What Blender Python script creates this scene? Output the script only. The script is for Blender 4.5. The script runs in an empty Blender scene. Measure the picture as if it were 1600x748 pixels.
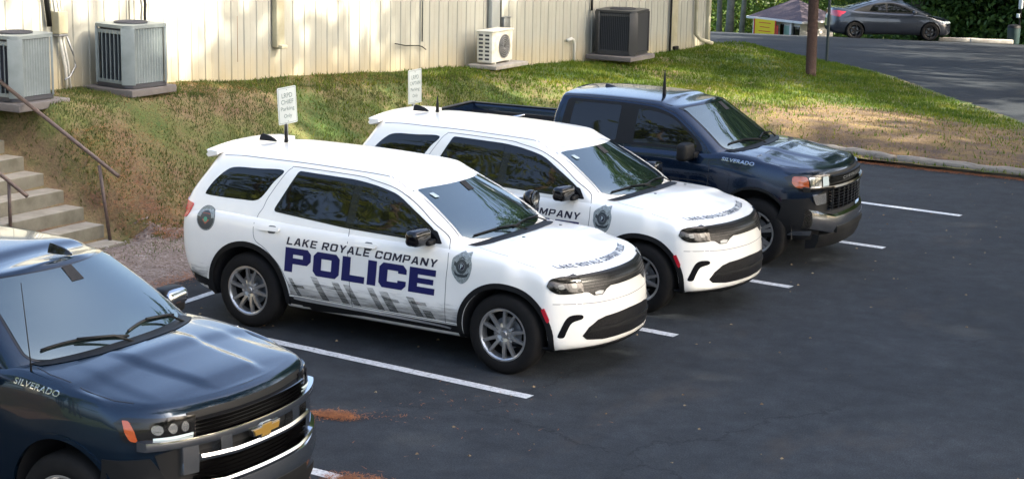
import bpy, bmesh, math, random
import numpy as np
from mathutils import Vector, Matrix
from mathutils.bvhtree import BVHTree
R = math.radians
C = bpy.context.scene.collection
scn = bpy.context.scene
rng = np.random.default_rng(7)
random.seed(7)

# ------------------------------------------------------------------ camera, sky, sun, exposure
cam_d = bpy.data.cameras.new('camera'); cam = bpy.data.objects.new('camera', cam_d); C.objects.link(cam)
cam_d.sensor_width = 36; cam_d.lens = 2835.377*36/1600; cam_d.clip_start = .1; cam_d.clip_end = 2000
_y, _p, _r = R(-30.6362516), R(11.99377867), R(1.16137813)
_f = Vector((math.sin(_y)*math.cos(_p), math.cos(_y)*math.cos(_p), -math.sin(_p)))
_rt = Vector((math.cos(_y), -math.sin(_y), 0)); _up = _rt.cross(_f)
_r2 = _rt*math.cos(_r) + _up*math.sin(_r); _u2 = _r2.cross(_f)
M = Matrix((_r2, _u2, -_f)).transposed().to_4x4(); M.translation = (8.46292099, -15.08903254, 4.80741744)
cam.matrix_world = M
scn.camera = cam
SUN = Vector((.83, .20, .62)).normalized()
el = math.asin(SUN.z); az = math.atan2(SUN.x, SUN.y)
w = bpy.data.worlds.new('World'); scn.world = w; w.use_nodes = True
nt = w.node_tree; sky = nt.nodes.new('ShaderNodeTexSky'); sky.sky_type = 'NISHITA'; sky.sun_disc = False
sky.sun_elevation = el; sky.sun_rotation = az; sky.air_density = .9; sky.dust_density = 5.0; sky.ozone_density = .6
bg = nt.nodes['Background']; bg.inputs[1].default_value = .15
nt.links.new(sky.outputs[0], bg.inputs[0])
sd = bpy.data.lights.new('sun', 'SUN'); sd.energy = 5.0; sd.angle = R(.6); sd.color = (1, .9, .74)
so = bpy.data.objects.new('sun', sd); C.objects.link(so); so.rotation_euler = SUN.to_track_quat('Z', 'Y').to_euler()
so.location = (20, 12, 25)
scn.view_settings.view_transform = 'Standard'; scn.view_settings.look = 'None'
scn.view_settings.exposure = 2.2; scn.view_settings.gamma = 1

# ------------------------------------------------------------------ materials
def mat(name, col, rough=.5, metal=0., coat=0., spec=.5, ior=None, noise=None, emit=None, bump=None, alpha=None):
    m = bpy.data.materials.new(name); m.use_nodes = True
    n = m.node_tree.nodes; l = m.node_tree.links; b = n['Principled BSDF']
    b.inputs['Base Color'].default_value = (*col, 1); b.inputs['Roughness'].default_value = rough
    b.inputs['Metallic'].default_value = metal; b.inputs['Coat Weight'].default_value = coat
    b.inputs['Coat Roughness'].default_value = .03
    b.inputs['Specular IOR Level'].default_value = spec
    if ior: b.inputs['IOR'].default_value = ior
    if noise:   # (scale, colour2, contrast lo, hi)
        tc = n.new('ShaderNodeTexCoord'); t = n.new('ShaderNodeTexNoise'); t.inputs['Scale'].default_value = noise[0]
        t.inputs['Detail'].default_value = 6; t.inputs['Roughness'].default_value = .65
        l.new(tc.outputs['Object'], t.inputs['Vector'])
        r = n.new('ShaderNodeValToRGB'); r.color_ramp.elements[0].position = noise[2]; r.color_ramp.elements[1].position = noise[3]
        r.color_ramp.elements[0].color = (*noise[1], 1); r.color_ramp.elements[1].color = (*col, 1)
        l.new(t.outputs['Fac'], r.inputs['Fac']); l.new(r.outputs['Color'], b.inputs['Base Color'])
    if bump:
        tc = n.new('ShaderNodeTexCoord'); t = n.new('ShaderNodeTexNoise'); t.inputs['Scale'].default_value = bump[0]
        t.inputs['Detail'].default_value = 5
        l.new(tc.outputs['Object'], t.inputs['Vector'])
        bp = n.new('ShaderNodeBump'); bp.inputs['Strength'].default_value = bump[1]; bp.inputs['Distance'].default_value = bump[2]
        l.new(t.outputs['Fac'], bp.inputs['Height']); l.new(bp.outputs['Normal'], b.inputs['Normal'])
    if emit:
        b.inputs['Emission Color'].default_value = (*emit[0], 1); b.inputs['Emission Strength'].default_value = emit[1]
    return m
def ramp(n, stops):
    r = n.new('ShaderNodeValToRGB'); e = r.color_ramp.elements
    while len(e) < len(stops): e.new(.5)
    for i, (p, c) in enumerate(stops): e[i].position = p; e[i].color = (*c, 1) if len(c) == 3 else c
    return r
def noise_node(n, l, vec, scale, detail=6, rough=.6, sc=None):
    t = n.new('ShaderNodeTexNoise'); t.inputs['Scale'].default_value = scale; t.inputs['Detail'].default_value = detail
    t.inputs['Roughness'].default_value = rough
    if sc is not None:
        mp = n.new('ShaderNodeMapping'); mp.inputs['Scale'].default_value = sc; l.new(vec, mp.inputs['Vector']); vec = mp.outputs['Vector']
    l.new(vec, t.inputs['Vector']); return t
def mixc(n, l, fac, a, b, mode='MIX'):
    m = n.new('ShaderNodeMix'); m.data_type = 'RGBA'; m.blend_type = mode
    for s, v in ((0, fac), (6, a), (7, b)):
        if isinstance(v, (int, float)): m.inputs[s].default_value = v
        elif isinstance(v, tuple): m.inputs[s].default_value = (*v, 1)
        else: l.new(v, m.inputs[s])
    return m.outputs[2]

white_paint = mat('white_paint', (.81, .80, .74), .25, coat=.5, noise=(2.2, (.77, .76, .70), .25, .6))
navy_paint = mat('navy_paint', (.0048, .0175, .036), .20, .7, coat=.6)
navy_paint2 = mat('navy_paint_blue', (.0035, .0150, .038), .20, .7, coat=.6)
black_gloss = mat('black_gloss', (.004, .004, .0045), .12, coat=.2, spec=.4)
black_plastic = mat('black_plastic', (.007, .0075, .008), .55, spec=.22, bump=(180, .3, .001))
black_satin = mat('black_satin_mesh', (.030, .030, .032), .30)
_n = black_satin.node_tree.nodes; _l = black_satin.node_tree.links
_v = _n.new('ShaderNodeTexVoronoi'); _v.inputs['Scale'].default_value = 85; _tc = _n.new('ShaderNodeTexCoord'); _l.new(_tc.outputs['Object'], _v.inputs['Vector'])
_r = _n.new('ShaderNodeValToRGB'); _r.color_ramp.elements[0].position = .30; _r.color_ramp.elements[0].color = (.001, .001, .001, 1); _r.color_ramp.elements[1].position = .55; _r.color_ramp.elements[1].color = (.014, .014, .015, 1)
_l.new(_v.outputs['Distance'], _r.inputs['Fac']); _l.new(_r.outputs['Color'], _n['Principled BSDF'].inputs['Base Color'])
_n['Principled BSDF'].inputs['Specular IOR Level'].default_value = .25
black_matte = mat('black_matte', (.010, .010, .011), .8)
rubber = mat('tyre_rubber', (.006, .006, .006), .8, spec=.2, noise=(9, (.010, .0095, .009), .35, .65))
glass_side = mat('tinted_glass', (.003, .0035, .004), .02, spec=.5, ior=1.5)
glass_ws = mat('windshield_glass', (.007, .012, .013), .012, spec=.6, ior=2.15)
glass_ws.node_tree.nodes['Principled BSDF'].inputs['Specular Tint'].default_value = (.74, .93, 1, 1)
chrome = mat('chrome', (.50, .51, .52), .14, 1.)
alloy = mat('alloy_wheel', (.42, .42, .41), .30, .8, coat=.3)
alloy_dark = mat('dark_wheel_barrel', (.018, .018, .019), .5, .5)
gap_m = mat('panel_gap', (.12, .125, .12), .7)
gap_d = mat('panel_gap_dark', (.006, .007, .01), .6)
lens_dark = mat('smoked_lens', (.008, .009, .010), .08, spec=.35, coat=.15)
lens_grey = mat('lens_grey', (.06, .065, .065), .2, .5, coat=.4)
lens_clear = mat('lens_reflector', (.45, .46, .46), .12, .9, coat=1.)
amber = mat('amber_lens', (.32, .055, .008), .12, coat=1.)
red_lens = mat('red_lens', (.42, .012, .025), .12, coat=1.)
navy_vinyl = mat('navy_vinyl', (.011, .013, .088), .3, coat=.3)
text_dark = mat('dark_blue_vinyl', (.010, .012, .030), .35)
silver_vinyl = mat('silver_vinyl', (.30, .34, .33), .35, noise=(60, (.12, .14, .14), .35, .6))
badge_dark = mat('badge_dark_vinyl', (.035, .045, .05), .4)
badge_light = mat('badge_light_vinyl', (.42, .50, .50), .4)
rust_vinyl = mat('seal_red_vinyl', (.30, .08, .05), .4)
green_vinyl = mat('seal_green_vinyl', (.07, .28, .18), .4)
gold = mat('gold_emblem', (.40, .24, .05), .3, .5, coat=.5)
steel = mat('galvanised_steel', (.33, .35, .36), .45, .8, noise=(6, (.22, .23, .24), .3, .7))

# ------------------------------------------------------------------ mesh helpers
def link(me, name, parent=None, m=None, smooth=True):
    o = bpy.data.objects.new(name, me); C.objects.link(o)
    if parent is not None: o.parent = parent
    if m is not None and not me.materials: me.materials.append(m)
    if smooth: me.shade_smooth()
    return o
def from_bm(bm, name, parent=None, m=None, smooth=True, auto=None):
    me = bpy.data.meshes.new(name); bm.to_mesh(me); bm.free()
    o = link(me, name, parent, m, smooth)
    if auto: me.set_sharp_from_angle(angle=R(auto))
    return o
def empty(name, loc, rz, label, cat, group=None):
    o = bpy.data.objects.new(name, None); C.objects.link(o); o.location = loc; o.rotation_euler = (0, 0, rz)
    o.empty_display_size = .3
    o['label'] = label; o['category'] = cat
    if group: o['group'] = group
    return o
def tag(o, label=None, cat=None, group=None, kind=None):
    if label: o['label'] = label
    if cat: o['category'] = cat
    if group: o['group'] = group
    if kind: o['kind'] = kind
    return o
def bx(bm, c, s, bev=0., rot=None, taper=None):
    """box centred at c with full sizes s"""
    g = bmesh.ops.create_cube(bm, size=1); vs = g['verts']
    for v in vs:
        v.co = Vector((v.co.x*s[0], v.co.y*s[1], v.co.z*s[2]))
        if taper: taper(v)
    if bev:
        es = list({e for v in vs for e in v.link_edges})
        r = bmesh.ops.bevel(bm, geom=es, offset=bev, segments=2, profile=.6, affect='EDGES')
        vs = list({v for f in r['faces'] for v in f.verts} | {v for v in vs if v.is_valid})
    mt = Matrix.Translation(c) @ (rot.to_4x4() if rot else Matrix())
    for v in vs: v.co = mt @ v.co
    return vs
def tube(bm, pts, r, seg=10, caps=True, rr=None):
    pts = [Vector(p) for p in pts]; rings = []
    up = Vector((0, 0, 1))
    for i, p in enumerate(pts):
        d = (pts[min(i+1, len(pts)-1)] - pts[max(i-1, 0)]).normalized()
        a = d.cross(up); a = a.normalized() if a.length > .05 else Vector((1, 0, 0)); b = a.cross(d).normalized()
        q = rr[i] if rr else r
        rings.append([bm.verts.new(p + a*math.cos(t)*q + b*math.sin(t)*q) for t in [2*math.pi*k/seg for k in range(seg)]])
    for A, B in zip(rings, rings[1:]):
        for k in range(seg): bm.faces.new((A[k], A[(k+1) % seg], B[(k+1) % seg], B[k]))
    if caps: bm.faces.new(rings[0][::-1]); bm.faces.new(rings[-1])
def lathe_y(bm, prof, seg=48, c=(0, 0, 0)):
    """profile [(radius, y)] turned round the Y axis"""
    rings = []
    for r, y in prof:
        rings.append([bm.verts.new((c[0]+r*math.cos(t), c[1]+y, c[2]+r*math.sin(t))) for t in [2*math.pi*k/seg for k in range(seg)]])
    for A, B in zip(rings, rings[1:]):
        for k in range(seg): bm.faces.new((A[k], A[(k+1) % seg], B[(k+1) % seg], B[k]))
    return rings
def pchip(t, Y, tq):
    t = np.asarray(t, float); Y = np.asarray(Y, float); h = np.diff(t); d = np.diff(Y, axis=0)/h[:, None]
    m = np.zeros_like(Y); m[0] = d[0]; m[-1] = d[-1]
    a, b = d[:-1], d[1:]; w1 = (2*h[1:]+h[:-1])[:, None]; w2 = (h[1:]+2*h[:-1])[:, None]
    with np.errstate(divide='ignore', invalid='ignore'):
        hm = (w1+w2)/(w1/a+w2/b)
    m[1:-1] = np.where(a*b > 0, hm, 0)
    i = np.clip(np.searchsorted(t, tq, side='right')-1, 0, len(t)-2)
    s = ((tq-t[i])/h[i])[:, None]; H = h[i][:, None]
    return (2*s**3-3*s**2+1)*Y[i] + (s**3-2*s**2+s)*H*m[i] + (-2*s**3+3*s**2)*Y[i+1] + (s**3-s**2)*H*m[i+1]
def surf(net, nk=6, nj=4, openend=True):
    """net[j][k] of half-body points (y>=0); first and last column on the centre line"""
    P = np.array(net, float); J, K, _ = P.shape
    mir = P[:, [1], :]*[1, -1, 1]; mir2 = P[:, [-2], :]*[1, -1, 1]
    Q = np.concatenate([mir, P, mir2], 1)
    d = np.linalg.norm(np.diff(Q, axis=1), axis=2).mean(0) + 1e-6
    t = np.concatenate([[0], np.cumsum(d)])
    tq = np.concatenate([np.linspace(t[k], t[k+1], nk, endpoint=False) for k in range(1, K)] + [[t[K]]])
    rows = np.stack([pchip(t, Q[j], tq) for j in range(J)])
    d = np.linalg.norm(np.diff(rows, axis=0), axis=2).mean(1) + 1e-6
    t = np.concatenate([[0], np.cumsum(d)])
    tj = np.concatenate([np.linspace(t[j], t[j+1], nj, endpoint=False) for j in range(J-1)] + [[t[-1]]])
    return np.stack([pchip(t, rows[:, b], tj) for b in range(rows.shape[1])], 1)
def shell(bm, G, capz=None, ncap=10, bottom=True):
    """closed mirrored shell from a half grid; capz(x, y, ye, ze) gives the top's height"""
    A, B, _ = G.shape
    for sgn in (1, -1):
        V = [[bm.verts.new((p[0], p[1]*sgn, p[2])) for p in row] for row in G]
        def q(a, b, c, d):
            try: bm.faces.new((a, b, c, d) if sgn > 0 else (d, c, b, a))
            except ValueError: pass
        for a in range(A-1):
            for b in range(B-1): q(V[a][b], V[a][b+1], V[a+1][b+1], V[a+1][b])
        for top in ([1, 0] if bottom else [1]):
            prev = V[-1] if top else V[0]
            for k in range(1, ncap+1):
                t = k/ncap; row = []
                for b in range(B):
                    x, ye, ze = G[-1 if top else 0][b]; y = ye*(1-t)
                    z = capz(x, y, max(ye, 1e-4), ze) if (top and capz) else ze
                    row.append(bm.verts.new((x, y*sgn, z)))
                for b in range(B-1):
                    if top: q(prev[b], prev[b+1], row[b+1], row[b])
                    else: q(row[b], row[b+1], prev[b+1], prev[b])
                prev = row
    bmesh.ops.remove_doubles(bm, verts=bm.verts, dist=.0006)
    bmesh.ops.dissolve_degenerate(bm, edges=bm.edges, dist=.0002)
    bmesh.ops.recalc_face_normals(bm, faces=bm.faces)
def boolean(o, cutter, mats=True):
    md = o.modifiers.new('cut', 'BOOLEAN'); md.object = cutter; md.operation = 'DIFFERENCE'; md.solver = 'EXACT'
    bpy.context.view_layer.update()
    dg = bpy.context.evaluated_depsgraph_get()
    me = bpy.data.meshes.new_from_object(o.evaluated_get(dg)); o.modifiers.clear()
    o.data = me; bpy.data.objects.remove(cutter)
def carve_arch(o, xc, zc, r, ymin=.5, ex=1.):
    bm = bmesh.new(); bm.from_mesh(o.data)
    ins = lambda v: abs(v.co.y) > ymin and math.hypot((v.co.x-xc)/ex, (v.co.z-zc) if v.co.z > zc else 0) < r
    # refine near the cut first
    es = [e for e in bm.edges if any(abs(v.co.y) > ymin and math.hypot((v.co.x-xc)/ex, max(0, v.co.z-zc)) < r+.12 for v in e.verts)]
    bmesh.ops.subdivide_edges(bm, edges=es, cuts=1, use_grid_fill=True)
    I = {v for v in bm.verts if ins(v)}
    bmesh.ops.delete(bm, geom=[f for f in bm.faces if all(v in I for v in f.verts)], context='FACES')
    for v in I:
        if v.is_valid and v.link_faces:
            dx = (v.co.x-xc)/ex; dz = max(0, v.co.z-zc); d = math.hypot(dx, dz) or 1e-6
            if v.co.z > zc: v.co.x = xc+dx/d*r*ex; v.co.z = zc+dz/d*r
            else: v.co.x = xc + math.copysign(r*ex, dx)
    bmesh.ops.delete(bm, geom=[v for v in bm.verts if not v.link_faces], context='VERTS')
    bm.to_mesh(o.data); bm.free()
def wheel_well(parent, xc, zc, r, y0=.52, y1=.96, ex=1.):
    for s in (1, -1):
        bm = bmesh.new(); A = []; B = []
        for a in np.linspace(-.12, math.pi+.12, 30):
            A.append(bm.verts.new((xc+ex*r*math.cos(a), s*y0, zc+r*math.sin(a)))); B.append(bm.verts.new((xc+ex*r*math.cos(a), s*y1, zc+r*math.sin(a))))
        for i in range(29): bm.faces.new((A[i], A[i+1], B[i+1], B[i]))
        bm.faces.new(A)
        from_bm(bm, 'wheel_well', parent, black_matte, True, auto=40)
def bvh_of(o):
    bm = bmesh.new(); bm.from_mesh(o.data); b = BVHTree.FromBMesh(bm); bm.free(); return b
def catmull(pts, n=6, closed=True):
    P = [Vector(p) for p in pts]; out = []; N = len(P)
    rg = range(N) if closed else range(N-1)
    for i in rg:
        a, b, c, d = [P[j % N] if closed else P[max(0, min(N-1, j))] for j in (i-1, i, i+1, i+2)]
        for k in range(n):
            t = k/n; out.append(tuple(.5*((2*b) + (c-a)*t + (2*a-5*b+4*c-d)*t*t + (3*b-a-3*c+d)*t**3)))
    if not closed: out.append(tuple(P[-1]))
    return out
def rnd(pts, r, seg=5):
    """polygon with rounded corners; r a number or one per corner"""
    P = [Vector(p) for p in pts]; N = len(P); out = []
    for i in range(N):
        q = r[i] if isinstance(r, (list, tuple)) else r
        a, b, c = P[i-1], P[i], P[(i+1) % N]
        if q <= 0: out.append(tuple(b)); continue
        u, v = (a-b), (c-b); q1 = min(q, u.length*.48, v.length*.48)
        s, e = b+u.normalized()*q1, b+v.normalized()*q1
        for k in range(seg+1):
            t = k/seg; out.append(tuple(s*(1-t)**2 + b*2*t*(1-t) + e*t*t))
    return out
def ribbon(pts, w):
    """open polyline -> closed polygon of width w"""
    P = [Vector(p) for p in pts]; L, Rr = [], []
    for i, p in enumerate(P):
        d = (P[min(i+1, len(P)-1)] - P[max(i-1, 0)]).normalized(); n = Vector((-d.y, d.x))*w/2
        L.append(tuple(p+n)); Rr.append(tuple(p-n))
    return L + Rr[::-1]
def flat_bm(polys):
    """filled 2D outlines (holes by even-odd rule) -> bmesh in the XY plane"""
    cu = bpy.data.curves.new('tmp', 'CURVE'); cu.dimensions = '2D'; cu.fill_mode = 'BOTH'
    for p in polys:
        s = cu.splines.new('POLY'); s.points.add(len(p)-1)
        for i, q in enumerate(p): s.points[i].co = (q[0], q[1], 0, 1)
        s.use_cyclic_u = True
    return curve_bm(cu)
def curve_bm(cu):
    o = bpy.data.objects.new('tmp', cu); C.objects.link(o); bpy.context.view_layer.update()
    me = bpy.data.meshes.new_from_object(o.evaluated_get(bpy.context.evaluated_depsgraph_get()))
    bpy.data.objects.remove(o); bpy.data.curves.remove(cu)
    bm = bmesh.new(); bm.from_mesh(me); bpy.data.meshes.remove(me)
    bmesh.ops.remove_doubles(bm, verts=bm.verts, dist=1e-5)
    return bm
def text_bm(txt, size, bold=0., shear=0., widen=1., spacing=1., align='LEFT'):
    cu = bpy.data.curves.new('tmp', 'FONT'); cu.body = txt; cu.size = size; cu.offset = bold; cu.shear = shear
    cu.space_character = spacing; cu.align_x = align; cu.resolution_u = 3
    bm = curve_bm(cu)
    for v in bm.verts: v.co.x *= widen
    return bm
def fit_bm(bm, x0, x1, z0, z1):
    xs = [v.co.x for v in bm.verts]; ys = [v.co.y for v in bm.verts]
    ax, bx_, ay, by = min(xs), max(xs), min(ys), max(ys)
    for v in bm.verts:
        v.co.x = x0 + (v.co.x-ax)/(bx_-ax)*(x1-x0); v.co.y = z0 + (v.co.y-ay)/(by-ay)*(z1-z0)
    return bm
def conform(name, bm, bvh, axis, side, off, parent, m, step=.06, thick=0., warp=None, smooth=True, relax=0):
    """lay flat outlines (2D: u,v) on the surface seen along an axis: 'y' u=x v=z, 'x' u=y v=z, 'z' u=x v=y"""
    if step:
        for k, nrm in ((0, Vector((1, 0, 0))), (1, Vector((0, 1, 0)))):
            lo = min(v.co[k] for v in bm.verts); hi = max(v.co[k] for v in bm.verts)
            c = lo + step*.5
            while c < hi:
                bmesh.ops.bisect_plane(bm, geom=bm.verts[:]+bm.edges[:]+bm.faces[:], plane_co=nrm*c, plane_no=nrm, dist=1e-5)
                c += step
    bmesh.ops.recalc_face_normals(bm, faces=bm.faces)
    nm = {}
    for v in bm.verts:
        u, q = v.co.x, v.co.y
        if warp: u, q = warp(u, q)
        if axis == 'y': o, d = Vector((u, 3*side, q)), Vector((0, -side, 0))
        elif axis == 'x': o, d = Vector((3*side, u, q)), Vector((-side, 0, 0))
        else: o, d = Vector((u, q, 4)), Vector((0, 0, -1))
        if axis == 'x' and side < 0: o.x = -8
        h, n, _, _ = bvh.ray_cast(o, d)
        if h is None:
            h, n, _, _ = bvh.find_nearest(o + d*(3*1 if axis != 'z' else 2.8))
        if n.dot(d) > 0: n = -n
        nm[v] = n; v.co = h + n*off
    if relax:
        # one clean curved pane: least-squares polynomial through the points, kept just outside the body
        vs = bm.verts[:]; k = {'y': 1, 'x': 0, 'z': 2}[axis]; o2 = [i for i in range(3) if i != k]
        Q = np.array([v.co[:] for v in vs]); u = Q[:, o2[0]]-Q[:, o2[0]].mean(); q = Q[:, o2[1]]-Q[:, o2[1]].mean()
        A = np.stack([u**i*q**j for i in range(5) for j in range(5) if i+j <= 4], 1)
        cf, *_ = np.linalg.lstsq(A, Q[:, k], rcond=None); ft = A @ cf; rs_ = (Q[:, k]-ft)*side
        ft += side*min(.012, max(0, np.quantile(rs_, .97)))
        for v, t_ in zip(vs, ft): v.co[k] = t_
    if thick:
        ed = [e for e in bm.edges if e.is_boundary]
        r = bmesh.ops.extrude_edge_only(bm, edges=ed)
        src = {}
        for e in ed:
            for f in e.link_faces: pass
        newv = [g for g in r['geom'] if isinstance(g, bmesh.types.BMVert)]
        for v in newv:
            # matching source vertex: linked old vertex at the same place
            for e in v.link_edges:
                ov = e.other_vert(v)
                if ov in nm: v.co = ov.co - nm[ov]*thick; break
    s = -1 if False else 1
    # orient outwards
    bm.normal_update()
    bad = sum(1 for f in bm.faces if f.verts[0] in nm and f.normal.dot(nm[f.verts[0]]) < 0)
    if bad > len(bm.faces)/2: bmesh.ops.reverse_faces(bm, faces=bm.faces)
    return from_bm(bm, name, parent, m, smooth, auto=40 if thick else None)
def copy_tree(o, parent=None, skip=()):
    c = o.copy(); C.objects.link(c); c.parent = parent
    if parent is not None: c.matrix_parent_inverse = o.matrix_parent_inverse.copy()
    for ch in list(o.children):
        if ch.name.split('.')[0] in skip: continue
        copy_tree(ch, c, skip)
    return c
def rbox(name, parent, m, c, s, bev=.02, fn=None, sub=0):
    bm = bmesh.new(); bx(bm, (0, 0, 0), s, 0)
    if sub: bmesh.ops.subdivide_edges(bm, edges=bm.edges, cuts=sub, use_grid_fill=True)
    if fn:
        for v in bm.verts: v.co = Vector(fn(*v.co))
    if bev: bmesh.ops.bevel(bm, geom=[e for e in bm.edges if e.calc_face_angle(0) > .5], offset=bev, segments=3, profile=.5, affect='EDGES')
    for v in bm.verts: v.co += Vector(c)
    bmesh.ops.recalc_face_normals(bm, faces=bm.faces)
    return from_bm(bm, name, parent, m, True, auto=35)

# ------------------------------------------------------------------ wheels
def wheel_parts(parent, x, side, ytrack, rad, wid, rim_r, style, rot=0.):
    s = side; yo = ytrack    # outer sidewall plane |y| = yo + wid/2
    bm = bmesh.new(); w2 = wid/2
    prof = [(rim_r-.004, -w2*.86), (rim_r+.012, -w2*.97), (rim_r+.05, -w2), (rad-.05, -w2*.97), (rad-.018, -w2*.86), (rad-.002, -w2*.6),
            (rad, 0), (rad-.002, w2*.6), (rad-.018, w2*.86), (rad-.05, w2*.97), (rim_r+.05, w2), (rim_r+.012, w2*.97), (rim_r-.004, w2*.86)]
    lathe_y(bm, prof, 64, (x, s*yo, rad))
    # tread blocks: shallow grooves by moving rings
    t = from_bm(bm, 'wheel', parent, rubber, True, auto=50)
    bm = bmesh.new(); F = s*w2
    # barrel and lip
    for r in ([(rim_r-.002, F*.90), (rim_r+.006, F*.96), (rim_r-.008, F*.97), (rim_r-.022, F*.86), (rim_r-.03, F*.3), (rim_r-.04, -F*.5), (.02, -F*.5)],):
        lathe_y(bm, [(a, b) for a, b in r], 64, (x, s*yo, rad))
    for f in bm.faces:
        if f.calc_center_median().y*s < (yo + w2*.55): f.material_index = 1
    ns = 5
    def spoke(a0, wi, wo, r0, r1, d0, d1, th=.03):
        # tapered spoke along direction a0
        ca, sa = math.cos(a0), math.sin(a0); pts = []
        for r, wd, dp in ((r0, wi, d0), ((r0+r1)/2, (wi+wo)/2, (d0+d1)/2+.012), (r1, wo, d1)):
            for q in (-1, 1):
                for e in (0, 1):
                    px = r*ca - q*wd/2*sa*(1 if e == 0 else 1.25); pz = r*sa + q*wd/2*ca*(1 if e == 0 else 1.25)
                    pts.append(bm.verts.new((x+px, s*(yo+dp-e*th), rad+pz)))
        for k in (0, 4):
            A = pts[k:k+4]; B = pts[k+4:k+8]
            for i, j in ((0, 2), (2, 3), (3, 1), (1, 0)):
                try: bm.faces.new((A[i], A[j], B[j], B[i]))
                except ValueError: pass
        for k in (0, 8):
            A = pts[k:k+4]; bm.faces.new((A[0], A[1], A[3], A[2]))
    d_in, d_out = w2*.66, w2*.90
    if style == 'suv':
        for k in range(5):
            a = rot + k*2*math.pi/5
            for q in (-1, 1): spoke(a+q*.25, .034, .026, .045, rim_r-.012, d_in, d_out)
            # small webs make each pair read as one arm near the hub
            spoke(a, .07, .012, .03, .11, d_in-.006, d_in+.002)
            spoke(a+math.pi/5, .040, .020, .04, .105, d_in-.004, d_in)
    elif style == 'truck':
        for k in range(6):
            a = rot + k*2*math.pi/6
            for q in (-1, 1): spoke(a+q*.13, .030, .042, .05, rim_r-.012, d_in, d_out)
    else:
        for k in range(5):
            a = rot + k*2*math.pi/5
            spoke(a, .05, .05, .04, rim_r-.01, d_in, d_out)
    bmesh.ops.recalc_face_normals(bm, faces=[f for f in bm.faces])
    # hub disc
    lathe_y(bm, [(.0, s*(d_in+.016)), (.028, s*(d_in+.016)), (.033, s*(d_in+.01)), (.034, s*(d_in-.002)), (.075, s*(d_in-.004)), (.08, s*(d_in-.03))], 32, (x, s*yo, rad))
    for k in range(5 if style != 'truck' else 6):
        a = rot + (k+.5)*2*math.pi/(5 if style != 'truck' else 6)
        lathe_y(bm, [(0, s*(d_in+.012)), (.011, s*(d_in+.012)), (.012, s*(d_in-.01))], 8, (x+.057*math.cos(a), s*yo, rad+.057*math.sin(a)))
    bmesh.ops.recalc_face_normals(bm, faces=[f for f in bm.faces])
    me = bpy.data.meshes.new('rim'); bm.to_mesh(me); bm.free()
    me.materials.append(alloy if style != 'dark' else alloy_dark); me.materials.append(alloy_dark)
    r = link(me, 'rim', t); me.set_sharp_from_angle(angle=R(30))
    bm = bmesh.new()   # brake disc
    lathe_y(bm, [(0, s*.0), (rim_r*.62, s*.0), (rim_r*.62, -s*.02)], 40, (x, s*(yo+w2*.15), rad))
    bmesh.ops.recalc_face_normals(bm, faces=bm.faces)
    from_bm(bm, 'brake_disc', t, steel, True, auto=40)
    return t

def arch_cutter(xc, zc, r, y0=.5, drop=.9):
    bm = bmesh.new()
    for s in (1, -1):
        pts = [(xc + r*math.cos(a), zc + r*math.sin(a)) for a in [math.pi*k/28 for k in range(29)]]
        pts = pts + [(xc-r, zc-drop), (xc+r, zc-drop)]
        A = [bm.verts.new((p[0], s*y0, p[1])) for p in pts]; B = [bm.verts.new((p[0], s*1.6, p[1])) for p in pts]
        n = len(pts)
        for i in range(n): bm.faces.new((A[i], A[(i+1) % n], B[(i+1) % n], B[i]))
        bm.faces.new(A); bm.faces.new(B[::-1])
    bmesh.ops.recalc_face_normals(bm, faces=bm.faces)
    return from_bm(bm, 'cutter', None, black_matte, False)

def arch_ring(name, bvh, parent, m, xc, zc, r0, r1, side, a0, a1, off, thick, ex=1.):
    out = [(xc+ex*r1*math.cos(a), zc+r1*math.sin(a)) for a in np.linspace(R(a0), R(a1), 40)]
    inn = [(xc+ex*r0*math.cos(a), zc+r0*math.sin(a)) for a in np.linspace(R(a1), R(a0), 40)]
    return conform(name, flat_bm([out+inn]), bvh, 'y', side, off, parent, m, step=.05, thick=thick)

# ------------------------------------------------------------------ block lettering
def glyphs(word, h, w, st, gap, shear):
    """squared-off heavy letters as outlines (with holes)"""
    c = st*.45; out = []; x = 0
    def rect(x0, y0, x1, y1): return [(x0, y0), (x1, y0), (x1, y1), (x0, y1)]
    for ch in word:
        W = w if ch != 'I' else st*1.05
        if ch == 'P':
            out.append(('f', [[(0, 0), (st, 0), (st, h*.34), (W-c, h*.34), (W, h*.34+c), (W, h-c), (W-c, h), (0, h)], [(st, h*.34+st*.62), (W-st, h*.34+st*.62), (W-st, h-st*.68), (st, h-st*.68)]], x))
        elif ch == 'O':
            out.append(('f', [[(c, 0), (W-c, 0), (W, c), (W, h-c), (W-c, h), (c, h), (0, h-c), (0, c)], rect(st, st*.68, W-st, h-st*.68)], x))
        elif ch == 'L':
            W = w*.86; out.append(('f', [[(0, 0), (W, 0), (W, st*.7), (st, st*.7), (st, h), (0, h)]], x))
        elif ch == 'I':
            out.append(('f', [rect(0, 0, W, h)], x))
        elif ch == 'C':
            out.append(('f', [[(c, 0), (W-c, 0), (W, c), (W, h*.36), (W-st, h*.36), (W-st, st*.68), (st, st*.68), (st, h-st*.68), (W-st, h-st*.68), (W-st, h*.64), (W, h*.64), (W, h-c), (W-c, h), (c, h), (0, h-c), (0, c)]], x))
        elif ch == 'E':
            W = w*.94; out.append(('f', [[(0, 0), (W, 0), (W, st*.66), (st, st*.66), (st, h*.5-st*.28), (W*.93, h*.5-st*.28), (W*.93, h*.5+st*.28), (st, h*.5+st*.28), (st, h-st*.66), (W, h-st*.66), (W, h), (0, h)]], x))
        x += W + gap
    tot = x-gap; polys = []
    for _, ps, x0 in out:
        for p in ps: polys.append([(x0+a+shear*b, b) for a, b in p])
    return polys, tot

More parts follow.
